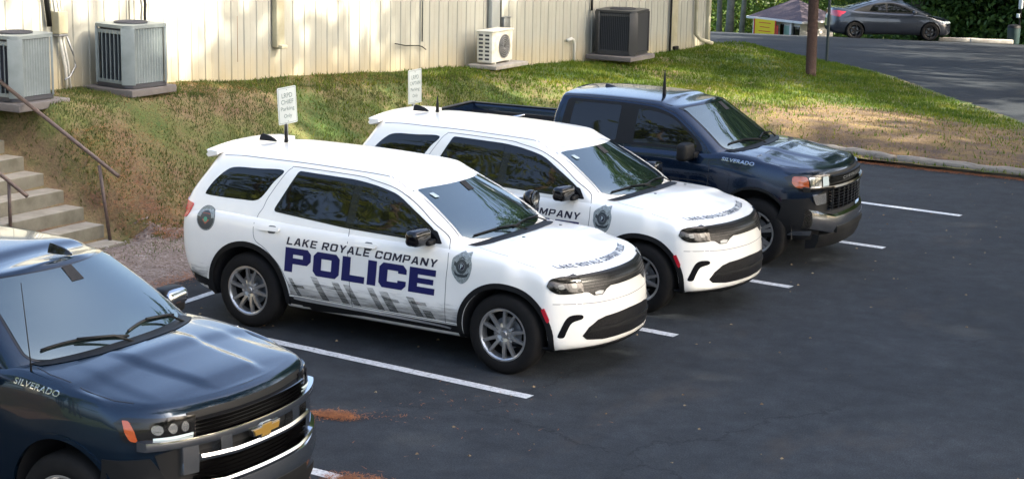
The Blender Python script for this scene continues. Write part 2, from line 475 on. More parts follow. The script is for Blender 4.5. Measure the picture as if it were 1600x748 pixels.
LET = {'A': (1.05, [[(0, 0), (.26, 0), (.33, .2), (.67, .2), (.74, 0), (1, 0), (.66, 1), (.34, 1)], [(.40, .38), (.60, .38), (.52, .78), (.48, .78)]]),
 'K': (1., [[(0, 0), (.25, 0), (.25, .36), (.36, .46), (.70, 0), (1, 0), (.55, .6), (.97, 1), (.66, 1), (.25, .62), (.25, 1), (0, 1)]]),
 'R': (1., [[(0, 0), (.25, 0), (.25, .34), (.45, .34), (.70, 0), (1, 0), (.72, .38), (.88, .42), (.97, .55), (.97, .85), (.82, 1), (0, 1)], [(.25, .54), (.72, .54), (.72, .80), (.25, .80)]]),
 'Y': (1.02, [[(.37, 0), (.63, 0), (.63, .4), (1, 1), (.72, 1), (.5, .62), (.28, 1), (0, 1), (.37, .4)]]),
 'M': (1.22, [[(0, 0), (.2, 0), (.2, .62), (.42, .1), (.58, .1), (.8, .62), (.8, 0), (1, 0), (1, 1), (.76, 1), (.5, .42), (.24, 1), (0, 1)]]),
 'N': (1.05, [[(0, 0), (.24, 0), (.24, .6), (.72, 0), (1, 0), (1, 1), (.76, 1), (.76, .4), (.28, 1), (0, 1)]]),
 'L': (.86, [[(0, 0), (1, 0), (1, .2), (.28, .2), (.28, 1), (0, 1)]]), 'I': (.27, [[(0, 0), (1, 0), (1, 1), (0, 1)]]),
 'E': (.9, [[(0, 0), (1, 0), (1, .19), (.27, .19), (.27, .41), (.9, .41), (.9, .59), (.27, .59), (.27, .81), (1, .81), (1, 1), (0, 1)]]),
 'C': (1., [[(.14, 0), (.86, 0), (1, .14), (1, .34), (.74, .34), (.74, .2), (.26, .2), (.26, .8), (.74, .8), (.74, .66), (1, .66), (1, .86), (.86, 1), (.14, 1), (0, .86), (0, .14)]]),
 'P': (1., [[(0, 0), (.26, 0), (.26, .32), (.84, .32), (1, .46), (1, .86), (.86, 1), (0, 1)], [(.26, .51), (.74, .51), (.74, .81), (.26, .81)]]),
 'O': (1.06, [[(.14, 0), (.86, 0), (1, .14), (1, .86), (.86, 1), (.14, 1), (0, .86), (0, .14)], [(.25, .2), (.75, .2), (.75, .8), (.25, .8)]])}
def block_text(txt, shear=.0, sp=.22):
    x = 0; out = []
    for ch in txt:
        if ch == ' ': x += .62; continue
        w_, ps = LET[ch]
        for p in ps: out.append([(x+a*w_+shear*b, b) for a, b in p])
        x += w_+sp
    return flat_bm(out)

dirt_m = bpy.data.materials.new('grime_streak_vinyl'); dirt_m.use_nodes = True
def _grime(m, col, zlo, zhi, amt, base=0.):
    n = m.node_tree.nodes; l = m.node_tree.links; b = n['Principled BSDF']
    b.inputs['Base Color'].default_value = (*col, 1); b.inputs['Roughness'].default_value = .45
    tc = n.new('ShaderNodeTexCoord'); sp = n.new('ShaderNodeSeparateXYZ'); l.new(tc.outputs['Object'], sp.inputs[0])
    mr = n.new('ShaderNodeMapRange'); mr.inputs[1].default_value = zlo; mr.inputs[2].default_value = zhi; mr.inputs[3].default_value = 1; mr.inputs[4].default_value = 0
    l.new(sp.outputs[2], mr.inputs[0])
    t = noise_node(n, l, tc.outputs['Object'], 14, 6, .7, (.35, 1, 3.2))
    a = n.new('ShaderNodeMath'); a.operation = 'MULTIPLY_ADD'; l.new(t.outputs['Fac'], a.inputs[0]); a.inputs[1].default_value = 1.5; a.inputs[2].default_value = -.95+base
    s = n.new('ShaderNodeMath'); s.operation = 'ADD'; l.new(a.outputs[0], s.inputs[0]); l.new(mr.outputs[0], s.inputs[1])
    c = n.new('ShaderNodeMath'); c.operation = 'MULTIPLY'; c.use_clamp = True; l.new(s.outputs[0], c.inputs[0]); c.inputs[1].default_value = amt
    l.new(c.outputs[0], b.inputs['Alpha'])
_grime(dirt_m, (.045, .05, .048), .36, .64, .95)
ghost_m = bpy.data.materials.new('faded_ghost_letter_vinyl'); ghost_m.use_nodes = True
_grime(ghost_m, (.07, .075, .07), .2, .70, .85, .42)

# ------------------------------------------------------------------ police SUV
def make_suv(label, loc, rz, spot=False):
    root = empty('police_suv', loc, rz, label, 'police car', 'white police SUVs parked in the stalls')
    # half-width by height, per column
    zs = [.27, .34, .46, .60, .76, .92, 1.03, 1.09, 1.135]
    side_w = [.86, .905, .938, .955, .962, .958, .945, .925, .890]
    cols_x = [-3.55, -3.05, -2.5, -1.7, -.65, 0., .32]
    net = []
    rc = [-3.82, -3.95, -4.04, -4.09, -4.10, -4.10, -4.10, -4.09, -4.06]     # rear centre x
    rs = [-3.55, -3.72, -3.80, -3.86, -3.89, -3.90, -3.90, -3.885, -3.86]    # rear side x
    fc = [.80, .865, .868, .855, .835, .815, .785, .745, .675]     # front centre x
    fs = [.47, .50, .47, .445, .43, .42, .39, .34, .28]        # front side x (|y| ~ .9)
    lastx = [.28, .30, .28, .26, .25, .24, .20, .15, .09]
    fzt = {5: (.915, .91, .905, .905), 6: (.975, .965, .955, .952), 7: (1.022, 1.000, .985, .980), 8: (1.048, 1.020, 1.005, 1.000)}
    for j, z in enumerate(zs):
        w0 = side_w[j]; row = []
        row.append((rc[j], 0, z)); row.append((rc[j]+.02, .45, z)); row.append((rc[j]*.45+rs[j]*.55, .78*w0/.95, z)); row.append((rs[j], w0*.955, z))
        for i, x in enumerate(cols_x):
            zz = z; ww = w0
            if x in (-3.05, 0.) : ww += (.012 if z > .5 else 0) - (.0)
            if x == -3.55: ww -= .008
            if x == .32: ww -= .035
            # shoulder line: drops to the nose
            if j >= 6:
                drop = {-3.55: .03, -3.05: .02, -2.5: .01, -1.7: 0, -.65: 0., 0.: -.022, .32: -.05}[x]
                zz = z + drop*(j-5)/3
            if j == 4 and -3 < x < 0: ww -= .008        # door hollow
            if x == .32: x = lastx[j]
            if j == 8 and x > -.1: ww -= .035
            row.append((x, ww, zz))
        fz = fzt.get(j, (z, z, z, z))
        row.append((fs[j], w0*.95 - (.035 if j == 8 else 0), fz[0]))
        row.append((fs[j]*.45+fc[j]*.55-.035-(.02 if j > 4 else 0), .74*w0/.95, fz[1]))
        row.append((fc[j]-.055-(.022 if j > 4 else 0), .42, fz[2]))
        row.append((fc[j]-.012, .2, fz[3]))
        row.append((fc[j], 0, fz[3]))
        net.append(row)
    G = surf(net, 6, 4)
    def hood(x, y, ye, ze):
        q = 1-(y/ye)**2
        c = np.interp(x, [-4.1, -.6, -.35, .0, .3, .55, .72], [.02, .03, .045, .055, .05, .03, 0.])
        d = np.interp(abs(y), [.0, .42, .56, 1], [.008, .008, 0, 0]) if x > -.5 and x < .45 else 0
        return ze + c*q**.9 + d*min(1, (ye-abs(y))/.1 if ye > .1 else 0)
    bm = bmesh.new(); shell(bm, G, hood, 12)
    # greenhouse
    zg = [1.09, 1.17, 1.27, 1.40, 1.53, 1.62, 1.675, 1.715]
    yg = [.90, .875, .835, .78, .725, .675, .63, .56]
    net = []
    def ax(z): return float(np.interp(z, [1.05, 1.17, 1.246, 1.333, 1.458, 1.603, 1.75], [-.48, -.635, -.725, -.87, -1.08, -1.34, -1.52]))
    # roof height by x at the rail
    for j, z in enumerate(zg):
        t = max(0, (z-1.45)/.265); y = yg[j]; row = []
        rr = float(np.interp(z, [1.09, 1.24, 1.38, 1.54, 1.65, 1.75], [-4.05, -4.04, -3.97, -3.86, -3.80, -3.76]))
        r2 = float(np.interp(z, [1.09, 1.24, 1.38, 1.54, 1.65, 1.75], [-3.88, -3.87, -3.80, -3.69, -3.63, -3.58]))
        row += [(rr, 0, z+.012*t), (rr+.02, y*.5, z+.01*t), (rr*.6+r2*.4, y*.85, z+.005*t), (r2, y*.985, z)]
        for x, dz in ((-3.3, .018), (-2.6, .02), (-1.95, .008), (-1.5, -.018)):
            row.append((x, y + (.012 if x > -3 else 0), z+dz*t))
        za = z - .075*t
        # a-pillar corner, windscreen quarter, centre
        zb = z-.115*t
        row.append((ax(zb)-.07, y+.008, za))
        row.append((ax(zb), y*.985-.012*t, zb))
        row.append((ax(zb)+.10, y*.76, zb+.012*t))
        row.append((ax(zb)+.19, y*.38, zb+.028*t))
        row.append((ax(zb)+.21, 0, zb+.032*t))
        net.append(row)
    G2 = surf(net, 6, 4)
    def roof(x, y, ye, ze):
        q = 1-(y/ye)**2
        return ze + float(np.interp(x, [-3.8, -3.3, -1.6, -1.0], [.03, .042, .05, .012]))*q
    b2 = bmesh.new(); shell(b2, G2, roof, 12)
    # vertices are smoothed a little so the highlights run clean
    for b in (bm, b2):
        for _ in range(3): bmesh.ops.smooth_vert(b, verts=b.verts, factor=.35, use_axis_x=True, use_axis_y=True, use_axis_z=True)
    me2 = bpy.data.meshes.new('t'); b2.to_mesh(me2); b2.free()
    body = from_bm(bm, 'body', root, white_paint)
    body.data.materials.append(black_matte)
    bmx = bmesh.new(); bmx.from_mesh(body.data); bmx.from_mesh(me2)
    full = BVHTree.FromBMesh(bmx); bmx.free()
    bx_ = bmesh.new(); bx_.from_mesh(me2); house = BVHTree.FromBMesh(bx_); bx_.free()
    low = bvh_of(body)
    for xc, r in ((0., .455), (-3.042, .47)): boolean(body, arch_cutter(xc, .385, r))
    bmx = bmesh.new(); bmx.from_mesh(body.data); bmx.from_mesh(me2); bmx.to_mesh(body.data); bmx.free()
    body.data.shade_smooth(); body.data.set_sharp_from_angle(angle=R(32))
    bpy.data.meshes.remove(me2)
    # wheels
    for xc in (0., -3.042):
        for s in (-1, 1): wheel_parts(root, xc, s, .825, .3875, .25, .250, 'suv', rot=R(72 if xc == 0 else 80))
    for s in (-1, 1):
        # black arch mouldings and sills
        arch_ring('arch_moulding', low, root, black_plastic, 0., .385, .452, .502, s, -14, 196, .012, .03, ex=1.02)
        arch_ring('arch_moulding', low, root, black_plastic, -3.042, .385, .466, .520, s, -8, 192, .012, .03)
        conform('sill', flat_bm([[(-2.56, .262), (-.50, .262), (-.50, .395), (-2.52, .40)]]), low, 'y', s, .006, root, black_plastic, step=.12, thick=.02)
        conform('sill_strip', flat_bm([catmull([(-2.44, .408), (-2.38, .385), (-1.7, .380), (-.80, .372), (-.585, .362), (-.80, .385), (-1.7, .402), (-2.38, .412)], 4)]), low, 'y', s, .022, root, alloy, step=.12, thick=.02)
        # black lower corners of the bumpers
        conform('rear_bumper_trim', flat_bm([[(-4.05, .30), (-3.50, .28), (-3.50, .42), (-3.60, .44), (-4.05, .53)]]), low, 'y', s, .006, root, black_plastic, step=.06, thick=.012)
        # glass
        q = catmull([(-3.69, 1.318), (-3.617, 1.44), (-3.497, 1.552), (-3.38, 1.598), (-3.1, 1.612), (-2.765, 1.624), (-2.852, 1.503), (-2.955, 1.353), (-3.04, 1.306), (-3.2, 1.298), (-3.45, 1.294), (-3.64, 1.298)], 5)
        qg = conform('quarter_window', flat_bm([q]), full, 'y', s, .002, root, glass_side, step=.08, thick=.006)
        out = rnd([(-2.775, 1.232), (-2.57, 1.640), (-1.87, 1.628), (-1.60, 1.600), (-1.34, 1.545), (-1.17, 1.455), (-.985, 1.358), (-.825, 1.268), (-.72, 1.155), (-1.65, 1.17), (-1.87, 1.175)], [.05, .03, .1, .2, .2, .2, .2, .1, .03, .3, .3], 4)
        fr = conform('window_surround', flat_bm([out]), full, 'y', s, .004, root, black_gloss, step=.05, thick=.008)
        g1 = rnd([(-2.735, 1.252), (-2.55, 1.620), (-1.862, 1.606), (-1.862, 1.196)], .03, 4)
        conform('door_window', flat_bm([g1]), full, 'y', s, .007, fr, glass_side, step=.08, relax=10)
        g2 = rnd([(-1.765, 1.600), (-1.56, 1.572), (-1.348, 1.518), (-1.19, 1.430), (-1.00, 1.330), (-.85, 1.245), (-.76, 1.18), (-1.651, 1.195), (-1.765, 1.196)], [.02, .1, .2, .2, .2, .1, .03, .2, .02], 4)
        conform('door_window', flat_bm([g2]), full, 'y', s, .007, fr, glass_side, step=.08, relax=10)
        # shut lines
        def gap(pts, w=.007, m=gap_m, nm='shut_line'): return ribbon(pts, w)
        L = []
        L.append(ribbon([p[:2] for p in catmull([(-2.50, .50, 0), (-2.62, .70, 0), (-2.80, .86, 0), (-2.935, .95, 0), (-2.955, 1.149, 0), (-2.905, 1.25, 0), (-2.87, 1.36, 0), (-2.731, 1.597, 0), (-2.67, 1.658, 0), (-2.594, 1.672, 0), (-1.875, 1.662, 0), (-1.68, 1.642, 0), (-1.387, 1.59, 0), (-1.109, 1.470, 0), (-.877, 1.335, 0), (-.70, 1.235, 0), (-.64, 1.16, 0), (-.612, 1.0, 0), (-.63, .8, 0), (-.646, .40, 0)], 4, False)], .0065))
        L.append(ribbon([(-1.805, 1.18), (-1.775, .9), (-1.74, .40)], .0065))
        L.append(ribbon([(-2.53, .425), (-1.7, .415), (-.52, .405)], .008))
        for pl in L: conform('shut_line', flat_bm([pl]), full, 'y', s, .0012, root, gap_m, step=.1)
        # door handles
        for hx, hz in ((-2.745, 1.065), (-1.56, 1.045)):
            rc_ = conform('door_handle', flat_bm([rnd([(hx-.13, hz-.022), (hx+.12, hz-.018), (hx+.12, hz+.020), (hx-.13, hz+.018)], .018, 4)]), full, 'y', s, .028, root, white_paint, step=.05, thick=.022)
            conform('handle_recess', flat_bm([rnd([(hx-.03, hz-.045), (hx+.07, hz-.04), (hx+.07, hz+.035), (hx-.03, hz+.035)], .03, 4)]), full, 'y', s, .0015, rc_, gap_m, step=.05)
        # tail lamp wrapping the corner, side marker
        conform('tail_light', flat_bm([rnd([(-4.06, 1.245), (-3.80, 1.195), (-3.865, 1.055), (-3.93, 1.035), (-4.06, 1.03)], [.0, .03, .05, .03, 0], 4)]), full, 'y', s, .012, root, red_lens, step=.04, thick=.014)
        conform('side_reflector', flat_bm([rnd([(.398, .690), (.430, .705), (.480, .590), (.458, .560)], .014, 3)]), low, 'y', s, .016, root, red_lens, step=.04, thick=.02)
        # headlamp: dark smoked unit reaching round the corner, seen from the front
        hl = [(s*.62, .842), (s*.66, .828), (s*.80, .830), (s*.865, .850), (s*.900, .905), (s*.87, .960), (s*.80, .978), (s*.70, .982), (s*.62, .980)]
        h = conform('headlight', flat_bm([catmull(hl, 4)]), low, 'x', 1, .010, root, black_gloss, step=.04, thick=.03)
        for a, b in ((.655, .745), (.765, .855)):
            conform('lamp_lens', flat_bm([rnd([(s*a, .862), (s*b, .866), (s*(b+.010), .895), (s*(b), .938), (s*a, .936)], .02, 4)]), low, 'x', 1, .014, h, lens_dark, step=.05)
            conform('reflector', flat_bm([rnd([(s*(a+.02), .876), (s*(b-.022), .878), (s*(b-.02), .918), (s*(a+.02), .918)], .016, 4)]), low, 'x', 1, .0155, h, lens_grey, step=.05)
        # fog-lamp slash and bumper corner
        fg = [(s*.655, .588), (s*.66, .625), (s*.75, .628), (s*.80, .585), (s*.845, .47), (s*.85, .425), (s*.81, .425), (s*.785, .49), (s*.745, .56)]
        conform('fog_light_slot', flat_bm([catmull(fg, 4)]), low, 'x', 1, .003, root, black_gloss, step=.04, thick=.004)
        # mirror
        mr = rbox('side_mirror', root, black_gloss, (-.915, s*1.045, 1.225), (.19, .25, .165), .045,
                  fn=lambda x, y, z: (x*(1-.25*(y*s > 0))+abs(y)*.15, y, z*(1-.12*(y*s > 0))), sub=1)
        rbox('mirror_arm', mr, black_plastic, (-.85, s*.93, 1.17), (.12, .14, .055), .02)
        conform('mirror_base', flat_bm([rnd([(-.93, 1.165), (-.72, 1.16), (-.80, 1.262), (-.93, 1.30)], .01, 2)]), full, 'y', s, .007, mr, black_plastic, step=.06, thick=.01)
        # livery
        polys, tot = glyphs('POLICE', .25, .318, .098, .032, .10 if s < 0 else .10)
        bmp = flat_bm(polys); fit_bm(bmp, -2.563, -.737, .662, .912)
        def tilt(u, v, s=s):
            if s > 0: u = -3.30-u
            return u, v
        conform('police_lettering', bmp, full, 'y', s, .0028, root, navy_vinyl, step=.10, warp=tilt)
        bt = block_text('LAKE ROYALE COMPANY', .22); fit_bm(bt, -2.53, -.722, .940, 1.015)
        conform('company_lettering', bt, full, 'y', s, .0028, root, text_dark, step=.10, warp=tilt)
        for bx0, bw, zt in ((-2.515, .05, .60), (-2.235, .080, .648), (-1.975, .085, .63), (-1.835, .085, .625), (-1.55, .078, .635), (-1.405, .105, .62), (-1.085, .085, .61), (-.90, .10, .50)):
            conform('faded_bar', flat_bm([[(bx0, zt), (bx0+bw, zt), (bx0+bw+(zt-.425)*.62, .425), (bx0+(zt-.425)*.62, .425)]]), full, 'y', s, .0036, root, ghost_m, step=.08, warp=tilt)
        for bx0, bx1, zz0 in ((-2.18, -1.93, .585), (-2.46, -2.33, .54), (-1.36, -1.18, .56), (-1.03, -.86, .575)):
            conform('faded_bar', flat_bm([[(bx0, zz0), (bx1, zz0), (bx1+.02, zz0-.03), (bx0+.02, zz0-.03)]]), full, 'y', s, .0044, root, ghost_m, step=.08, warp=tilt)
        conform('grime_stripe', flat_bm([[(-2.50, .43), (-.47, .42), (-.5, .66), (-2.56, .68)]]), full, 'y', s, .0024, root, dirt_m, step=.10)
        conform('grime_stripe', flat_bm([[(-4.02, .50), (-3.60, .43), (-3.53, .62), (-3.58, .76), (-4.02, .76)]]), full, 'y', s, .0024, root, dirt_m, step=.06)
        # shield badge on the wing
        sx, sz = -.455, .975
        sh = [(0, .152), (.035, .140), (.085, .150), (.098, .085), (.115, .04), (.105, -.04), (.07, -.11), (.0, -.155), (-.07, -.11), (-.108, -.04), (-.112, .04), (-.10, .085), (-.045, .125)]
        b = conform('shield_badge', flat_bm([[(sx+a, sz+c) for a, c in catmull(sh, 3)]]), full, 'y', s, .0022, root, silver_vinyl, step=.06)
        circ = lambda cx, cz, r, n=28, e=1.: [(cx+r*math.cos(t), cz+e*r*math.sin(t)) for t in [2*math.pi*k/n for k in range(n)]]
        star = []
        conform('badge_ring', flat_bm([circ(sx, sz+.012, .062, e=1.12), circ(sx, sz+.012, .034, e=1.12)]), full, 'y', s, .0032, b, badge_dark, step=.06)
        conform('badge_centre', flat_bm([circ(sx, sz+.012, .030, e=1.12)]), full, 'y', s, .0034, b, text_dark, step=0)
        bt = text_bm('P', .05, .001); fit_bm(bt, sx-.013, sx+.013, sz-.010, sz+.034)
        conform('badge_letter', bt, full, 'y', s, .0042, b, badge_light, step=0)
        conform('badge_ribbon', flat_bm([[(sx-.085, sz-.035), (sx-.04, sz-.062), (sx+.04, sz-.062), (sx+.085, sz-.035), (sx+.07, sz-.075), (sx+.03, sz-.09), (sx-.03, sz-.09), (sx-.07, sz-.075)]]), full, 'y', s, .0042, b, badge_dark, step=.06)
        conform('badge_eagle', flat_bm([[(sx-.088, sz+.02), (sx-.08, sz+.055), (sx-.05, sz+.035), (sx-.055, sz+.0)], [(sx+.088, sz+.02), (sx+.08, sz+.055), (sx+.05, sz+.035), (sx+.055, sz+.0)], [(sx-.045, sz+.078), (sx, sz+.104), (sx+.045, sz+.078), (sx+.03, sz+.078), (sx, sz+.09), (sx-.03, sz+.078)]]), full, 'y', s, .0042, b, badge_dark, step=0)
        # round seal on the rear quarter
        cx, cz = -3.598, 1.073
        b = conform('round_seal', flat_bm([circ(cx, cz, .125)]), full, 'y', s, .0022, root, badge_dark, step=.06)
        top = [(cx+.118*math.cos(t), cz+.118*math.sin(t)) for t in np.linspace(.1, math.pi-.1, 20)] + [(cx+.075*math.cos(t), cz+.075*math.sin(t)) for t in np.linspace(math.pi-.1, .1, 20)]
        conform('seal_band', flat_bm([top]), full, 'y', s, .0030, b, silver_vinyl, step=.06)
        conform('seal_shield', flat_bm([[(cx-.05, cz+.05), (cx+.05, cz+.05), (cx+.045, cz-.02), (cx, cz-.06), (cx-.045, cz-.02)]]), full, 'y', s, .0032, b, rust_vinyl, step=0)
        conform('seal_star', flat_bm([circ(cx, cz-.012, .026)]), full, 'y', s, .0042, b, green_vinyl, step=0)
        conform('seal_ring', flat_bm([circ(cx, cz, .121), circ(cx, cz, .114)]), full, 'y', s, .0042, b, silver_vinyl, step=0)
    # front face: black grille band, chrome-less bumps, lower intake
    gr = [(-.66, .980), (-.45, .982), (-.2, .983), (0, .983), (.2, .983), (.45, .982), (.66, .980), (.655, .838), (.57, .825), (.52, .79), (.42, .787), (.36, .83), (.30, .855), (0, .860), (-.30, .855), (-.36, .83), (-.42, .787), (-.52, .79), (-.57, .825), (-.655, .838)]
    g = conform('grille', flat_bm([gr]), low, 'x', 1, .006, root, black_satin, step=.05, thick=.02)
    bmg = bmesh.new()
    bars = []
    for k in range(5): z = .855+k*.026; bars.append([(-.62, z), (.62, z), (.62, z+.008), (-.62, z+.008)])
    for bb in bars: conform('grille_mesh', flat_bm([bb]), low, 'x', 1, .010, g, black_plastic, step=.05)
    for s in (-1, 1):
        conform('tow_hook_trim', flat_bm([rnd([(s*.42, .795), (s*.51, .798), (s*.51, .820), (s*.46, .830), (s*.40, .823)], .012, 3)]), low, 'x', 1, .012, g, steel, step=.05)
    it = [(-.66, .425), (-.62, .385), (-.45, .365), (0, .36), (.45, .365), (.62, .385), (.66, .425), (.60, .50), (.50, .560), (.40, .582), (0, .595), (-.40, .582), (-.50, .560), (-.60, .50)]
    g = conform('lower_intake', flat_bm([it]), low, 'x', 1, .003, root, black_satin, step=.05, thick=.004)
    conform('intake_bar', flat_bm([[(-.60, .455), (.60, .455), (.585, .485), (-.585, .485)]]), low, 'x', 1, .012, g, black_plastic, step=.05, thick=.01)
    conform('front_lip', flat_bm([[(-.88, .262), (.88, .262), (.86, .300), (.45, .312), (0, .318), (-.45, .312), (-.86, .300)]]), low, 'x', 1, .012, root, black_plastic, step=.05, thick=.02)
    # crease above the fog slots
    conform('bumper_crease', flat_bm([ribbon([(-.88, .742), (-.5, .722), (0, .715), (.5, .722), (.88, .742)], .006)]), low, 'x', 1, .0008, root, gap_m, step=.06)
    # hood shut line (front edge and sides)
    hs = ribbon([(-.38, -.755), (-.30, -.78), (-.15, -.815), (.1, -.835), (.28, -.82)], .007)
    for s in (-1, 1):
        conform('hood_shut_line', flat_bm([[(a, b*-s) for a, b in hs]]), low, 'z', 1, .0012, root, gap_m, step=.1)
    # hood lettering along the nose
    bt = block_text('LAKE ROYALE COMPANY POLICE', 0, .30); fit_bm(bt, -.66, .62, .020, .086)
    def onhood(u, v):
        xe = .665 - .40*u*u - .10*u**4
        return xe - v*1.2 - .02, u
    conform('hood_lettering', bt, low, 'z', 1, .003, root, text_dark, step=.06, warp=onhood)
    # washer nozzles
    for s in (-1, 1): rbox('washer_nozzle', root, gap_m, (-.13, s*.36, 1.213), (.03, .022, .010), .003)
    # windscreen
    ws = catmull([(0, 1.168), (.35, 1.170), (.60, 1.186), (.685, 1.21), (.70, 1.235), (.635, 1.40), (.573, 1.545), (.545, 1.582), (.3, 1.598), (0, 1.604), (-.3, 1.598), (-.545, 1.582), (-.573, 1.545), (-.635, 1.40), (-.70, 1.235), (-.685, 1.21), (-.60, 1.186), (-.35, 1.170)], 4)
    wsb = conform('windshield', flat_bm([ws]), house, 'x', 1, .004, root, glass_ws, step=.07, relax=25)
    hold = [(-.05, 1.52), (.05, 1.52), (.05, 1.595), (-.05, 1.595)]
    conform('mirror_shade', flat_bm([hold]), house, 'x', 1, .015, wsb, black_matte, step=.05)
    st = rnd([(-.52, 1.505), (-.47, 1.51), (-.48, 1.545), (-.525, 1.54)], .005, 2)
    conform('inspection_sticker', flat_bm([st]), house, 'x', 1, .015, wsb, badge_light, step=.05)
    # rear window, plate
    rw = rnd([(-.55, 1.28), (.55, 1.28), (.48, 1.56), (-.48, 1.56)], .05, 4)
    conform('rear_window', flat_bm([rw]), full, 'x', -1, .004, root, glass_side, step=.08, thick=.006)
    # cowl and wipers
    cw = []
    for y in np.linspace(-.74, .74, 25): cw.append((-.43+.16*(1-(y/.74)**2)**.8, y))
    for y in np.linspace(.72, -.72, 25): cw.append((-.68+.27*(1-(y/.74)**2)**.7, y))
    conform('cowl', flat_bm([cw]), low, 'z', 1, .004, root, black_plastic, step=.07)
    for (p0, p1) in (((-.30, .12), (-.52, -.60)), ((-.28, .62), (-.34, .0))):
        bmw = bmesh.new(); pts = []
        for t in np.linspace(0, 1, 12):
            yy = p0[1]+(p1[1]-p0[1])*t
            h, n, _, _ = house.ray_cast(Vector((3, yy, 1.20+.02*math.sin(t*3.1))), Vector((-1, 0, 0)))
            pts.append(h + n*.022)
        tube(bmw, pts, .009, 6); tube(bmw, [pts[0]+Vector((.10, 0, -.04)), pts[3]+Vector((.04, 0, .01)), pts[6]+Vector((.012, 0, .008))], .008, 6)
        from_bm(bmw, 'wiper', root, black_plastic)
    # rear spoiler
    bm = bmesh.new(); secs = []
    for y in np.linspace(-.66, .66, 23):
        q = (abs(y)/.66); xb = -3.935+.13*q**3; zt = 1.745-.05*q**2.5
        xf_ = -3.66; zf = 1.772-.05*q**2.2
        secs.append([bm.verts.new(p) for p in ((xf_, y, zf-.03), (xf_, y, zf+.006), (-3.80, y, zf+.010), (xb+.03, y, zt+.004), (xb, y, zt-.012), (xb+.01, y, zt-.04+.022*q**4), (-3.78, y, zt-.095+.06*q**4))])
    for A, B in zip(secs, secs[1:]):
        n = len(A)
        for i in range(n): bm.faces.new((A[i], A[(i+1) % n], B[(i+1) % n], B[i]))
    bm.faces.new(secs[0]); bm.faces.new(secs[-1][::-1]); bmesh.ops.recalc_face_normals(bm, faces=bm.faces)
    from_bm(bm, 'spoiler', root, white_paint, True, auto=50)
    # roof ditch lines
    for s in (-1, 1):
        conform('roof_ditch', flat_bm([ribbon([(-3.60, s*.60), (-3.0, s*.612), (-2.0, s*.612), (-1.6, s*.605), (-1.33, s*.595)], .010)]), full, 'z', 1, .0012, root, gap_m, step=.08)
        conform('pillar_seam', flat_bm([ribbon([(s*.595, 1.575), (s*.64, 1.45), (s*.70, 1.30), (s*.735, 1.215)], .010)]), house, 'x', 1, .002, root, gap_m, step=.08)
    # roof aerials
    def fin(nm, p, L, W, H, m):
        bm = bmesh.new(); n = 9; rings = []
        for k in range(n):
            t = k/(n-1); x = L*(t-.5); h = H*min(1, (1-t)**.55*1.05)*(1 if t > .0 else .8); ww = W/2*(1-.75*t**2)
            rings.append([bm.verts.new((p[0]+x, p[1]+a, p[2]+b)) for a, b in ((-ww, -.01), (-ww*.8, h*.35), (-ww*.25, h), (ww*.25, h), (ww*.8, h*.35), (ww, -.01))])
        for A, B in zip(rings, rings[1:]):
            for i in range(5): bm.faces.new((A[i], A[i+1], B[i+1], B[i]))
        bm.faces.new(rings[0]); bm.faces.new(rings[-1][::-1]); bmesh.ops.recalc_face_normals(bm, faces=bm.faces)
        return from_bm(bm, nm, root, m, True, auto=50)
    fin('shark_fin_aerial', (-3.50, 0, 1.785), .20, .075, .060, black_plastic)
    bm = bmesh.new(); tube(bm, [(-3.27, 0, 1.78), (-3.27, 0, 1.80), (-3.27, 0, 1.88), (-3.27, 0, 1.975)], .02, 10, rr=[.022, .021, .016, .006])
    from_bm(bm, 'roof_aerial', root, black_plastic)
    if spot:
        bm = bmesh.new(); bmesh.ops.create_uvsphere(bm, u_segments=24, v_segments=14, radius=.085)
        for v in bm.verts:
            if v.co.x > .03: v.co.x = .03 + (v.co.x-.03)*.25
            v.co += Vector((-.82, .955, 1.315))
        sp = from_bm(bm, 'spotlight', root, black_gloss)
        bm = bmesh.new(); lathe_y(bm, [(0, .0), (.074, .0), (.080, -.012), (.074, -.02)], 28)
        for v in bm.verts: v.co = Vector((-.775 + .0 - v.co.y, .955 + v.co.x, 1.315 + v.co.z))
        bmesh.ops.recalc_face_normals(bm, faces=bm.faces); from_bm(bm, 'lamp_lens', sp, lens_grey)
        bm = bmesh.new(); tube(bm, [(-.84, .93, 1.27), (-.86, .88, 1.22), (-.87, .82, 1.20)], .016, 8); from_bm(bm, 'spotlight_arm', sp, black_gloss)
    # underside
    rbox('underbody', root, black_matte, (-1.52, 0, .335), (2.0, 1.70, .155), .03)
    rbox('underbody', root, black_matte, (-1.60, 0, .35), (4.1, 1.25, .17), .03)
    return root

# ------------------------------------------------------------------ pickup truck
def sweep_front(name, parent, m, prof, ymax, plan, n=31, ymin=None, yw=None):
    """closed profile [(dx, z)] swept across the truck along plan(y) -> x"""
    bm = bmesh.new(); secs = []
    for y in np.linspace(-ymax if ymin is None else ymin, ymax, n):
        secs.append([bm.verts.new((plan(y)+dx, y, z + (yw(y) if yw else 0))) for dx, z in prof])
    for A, B in zip(secs, secs[1:]):
        k = len(A)
        for i in range(k): bm.faces.new((A[i], A[(i+1) % k], B[(i+1) % k], B[i]))
    bm.faces.new(secs[0]); bm.faces.new(secs[-1][::-1]); bmesh.ops.recalc_face_normals(bm, faces=bm.faces)
    return from_bm(bm, name, parent, m, True, auto=35)

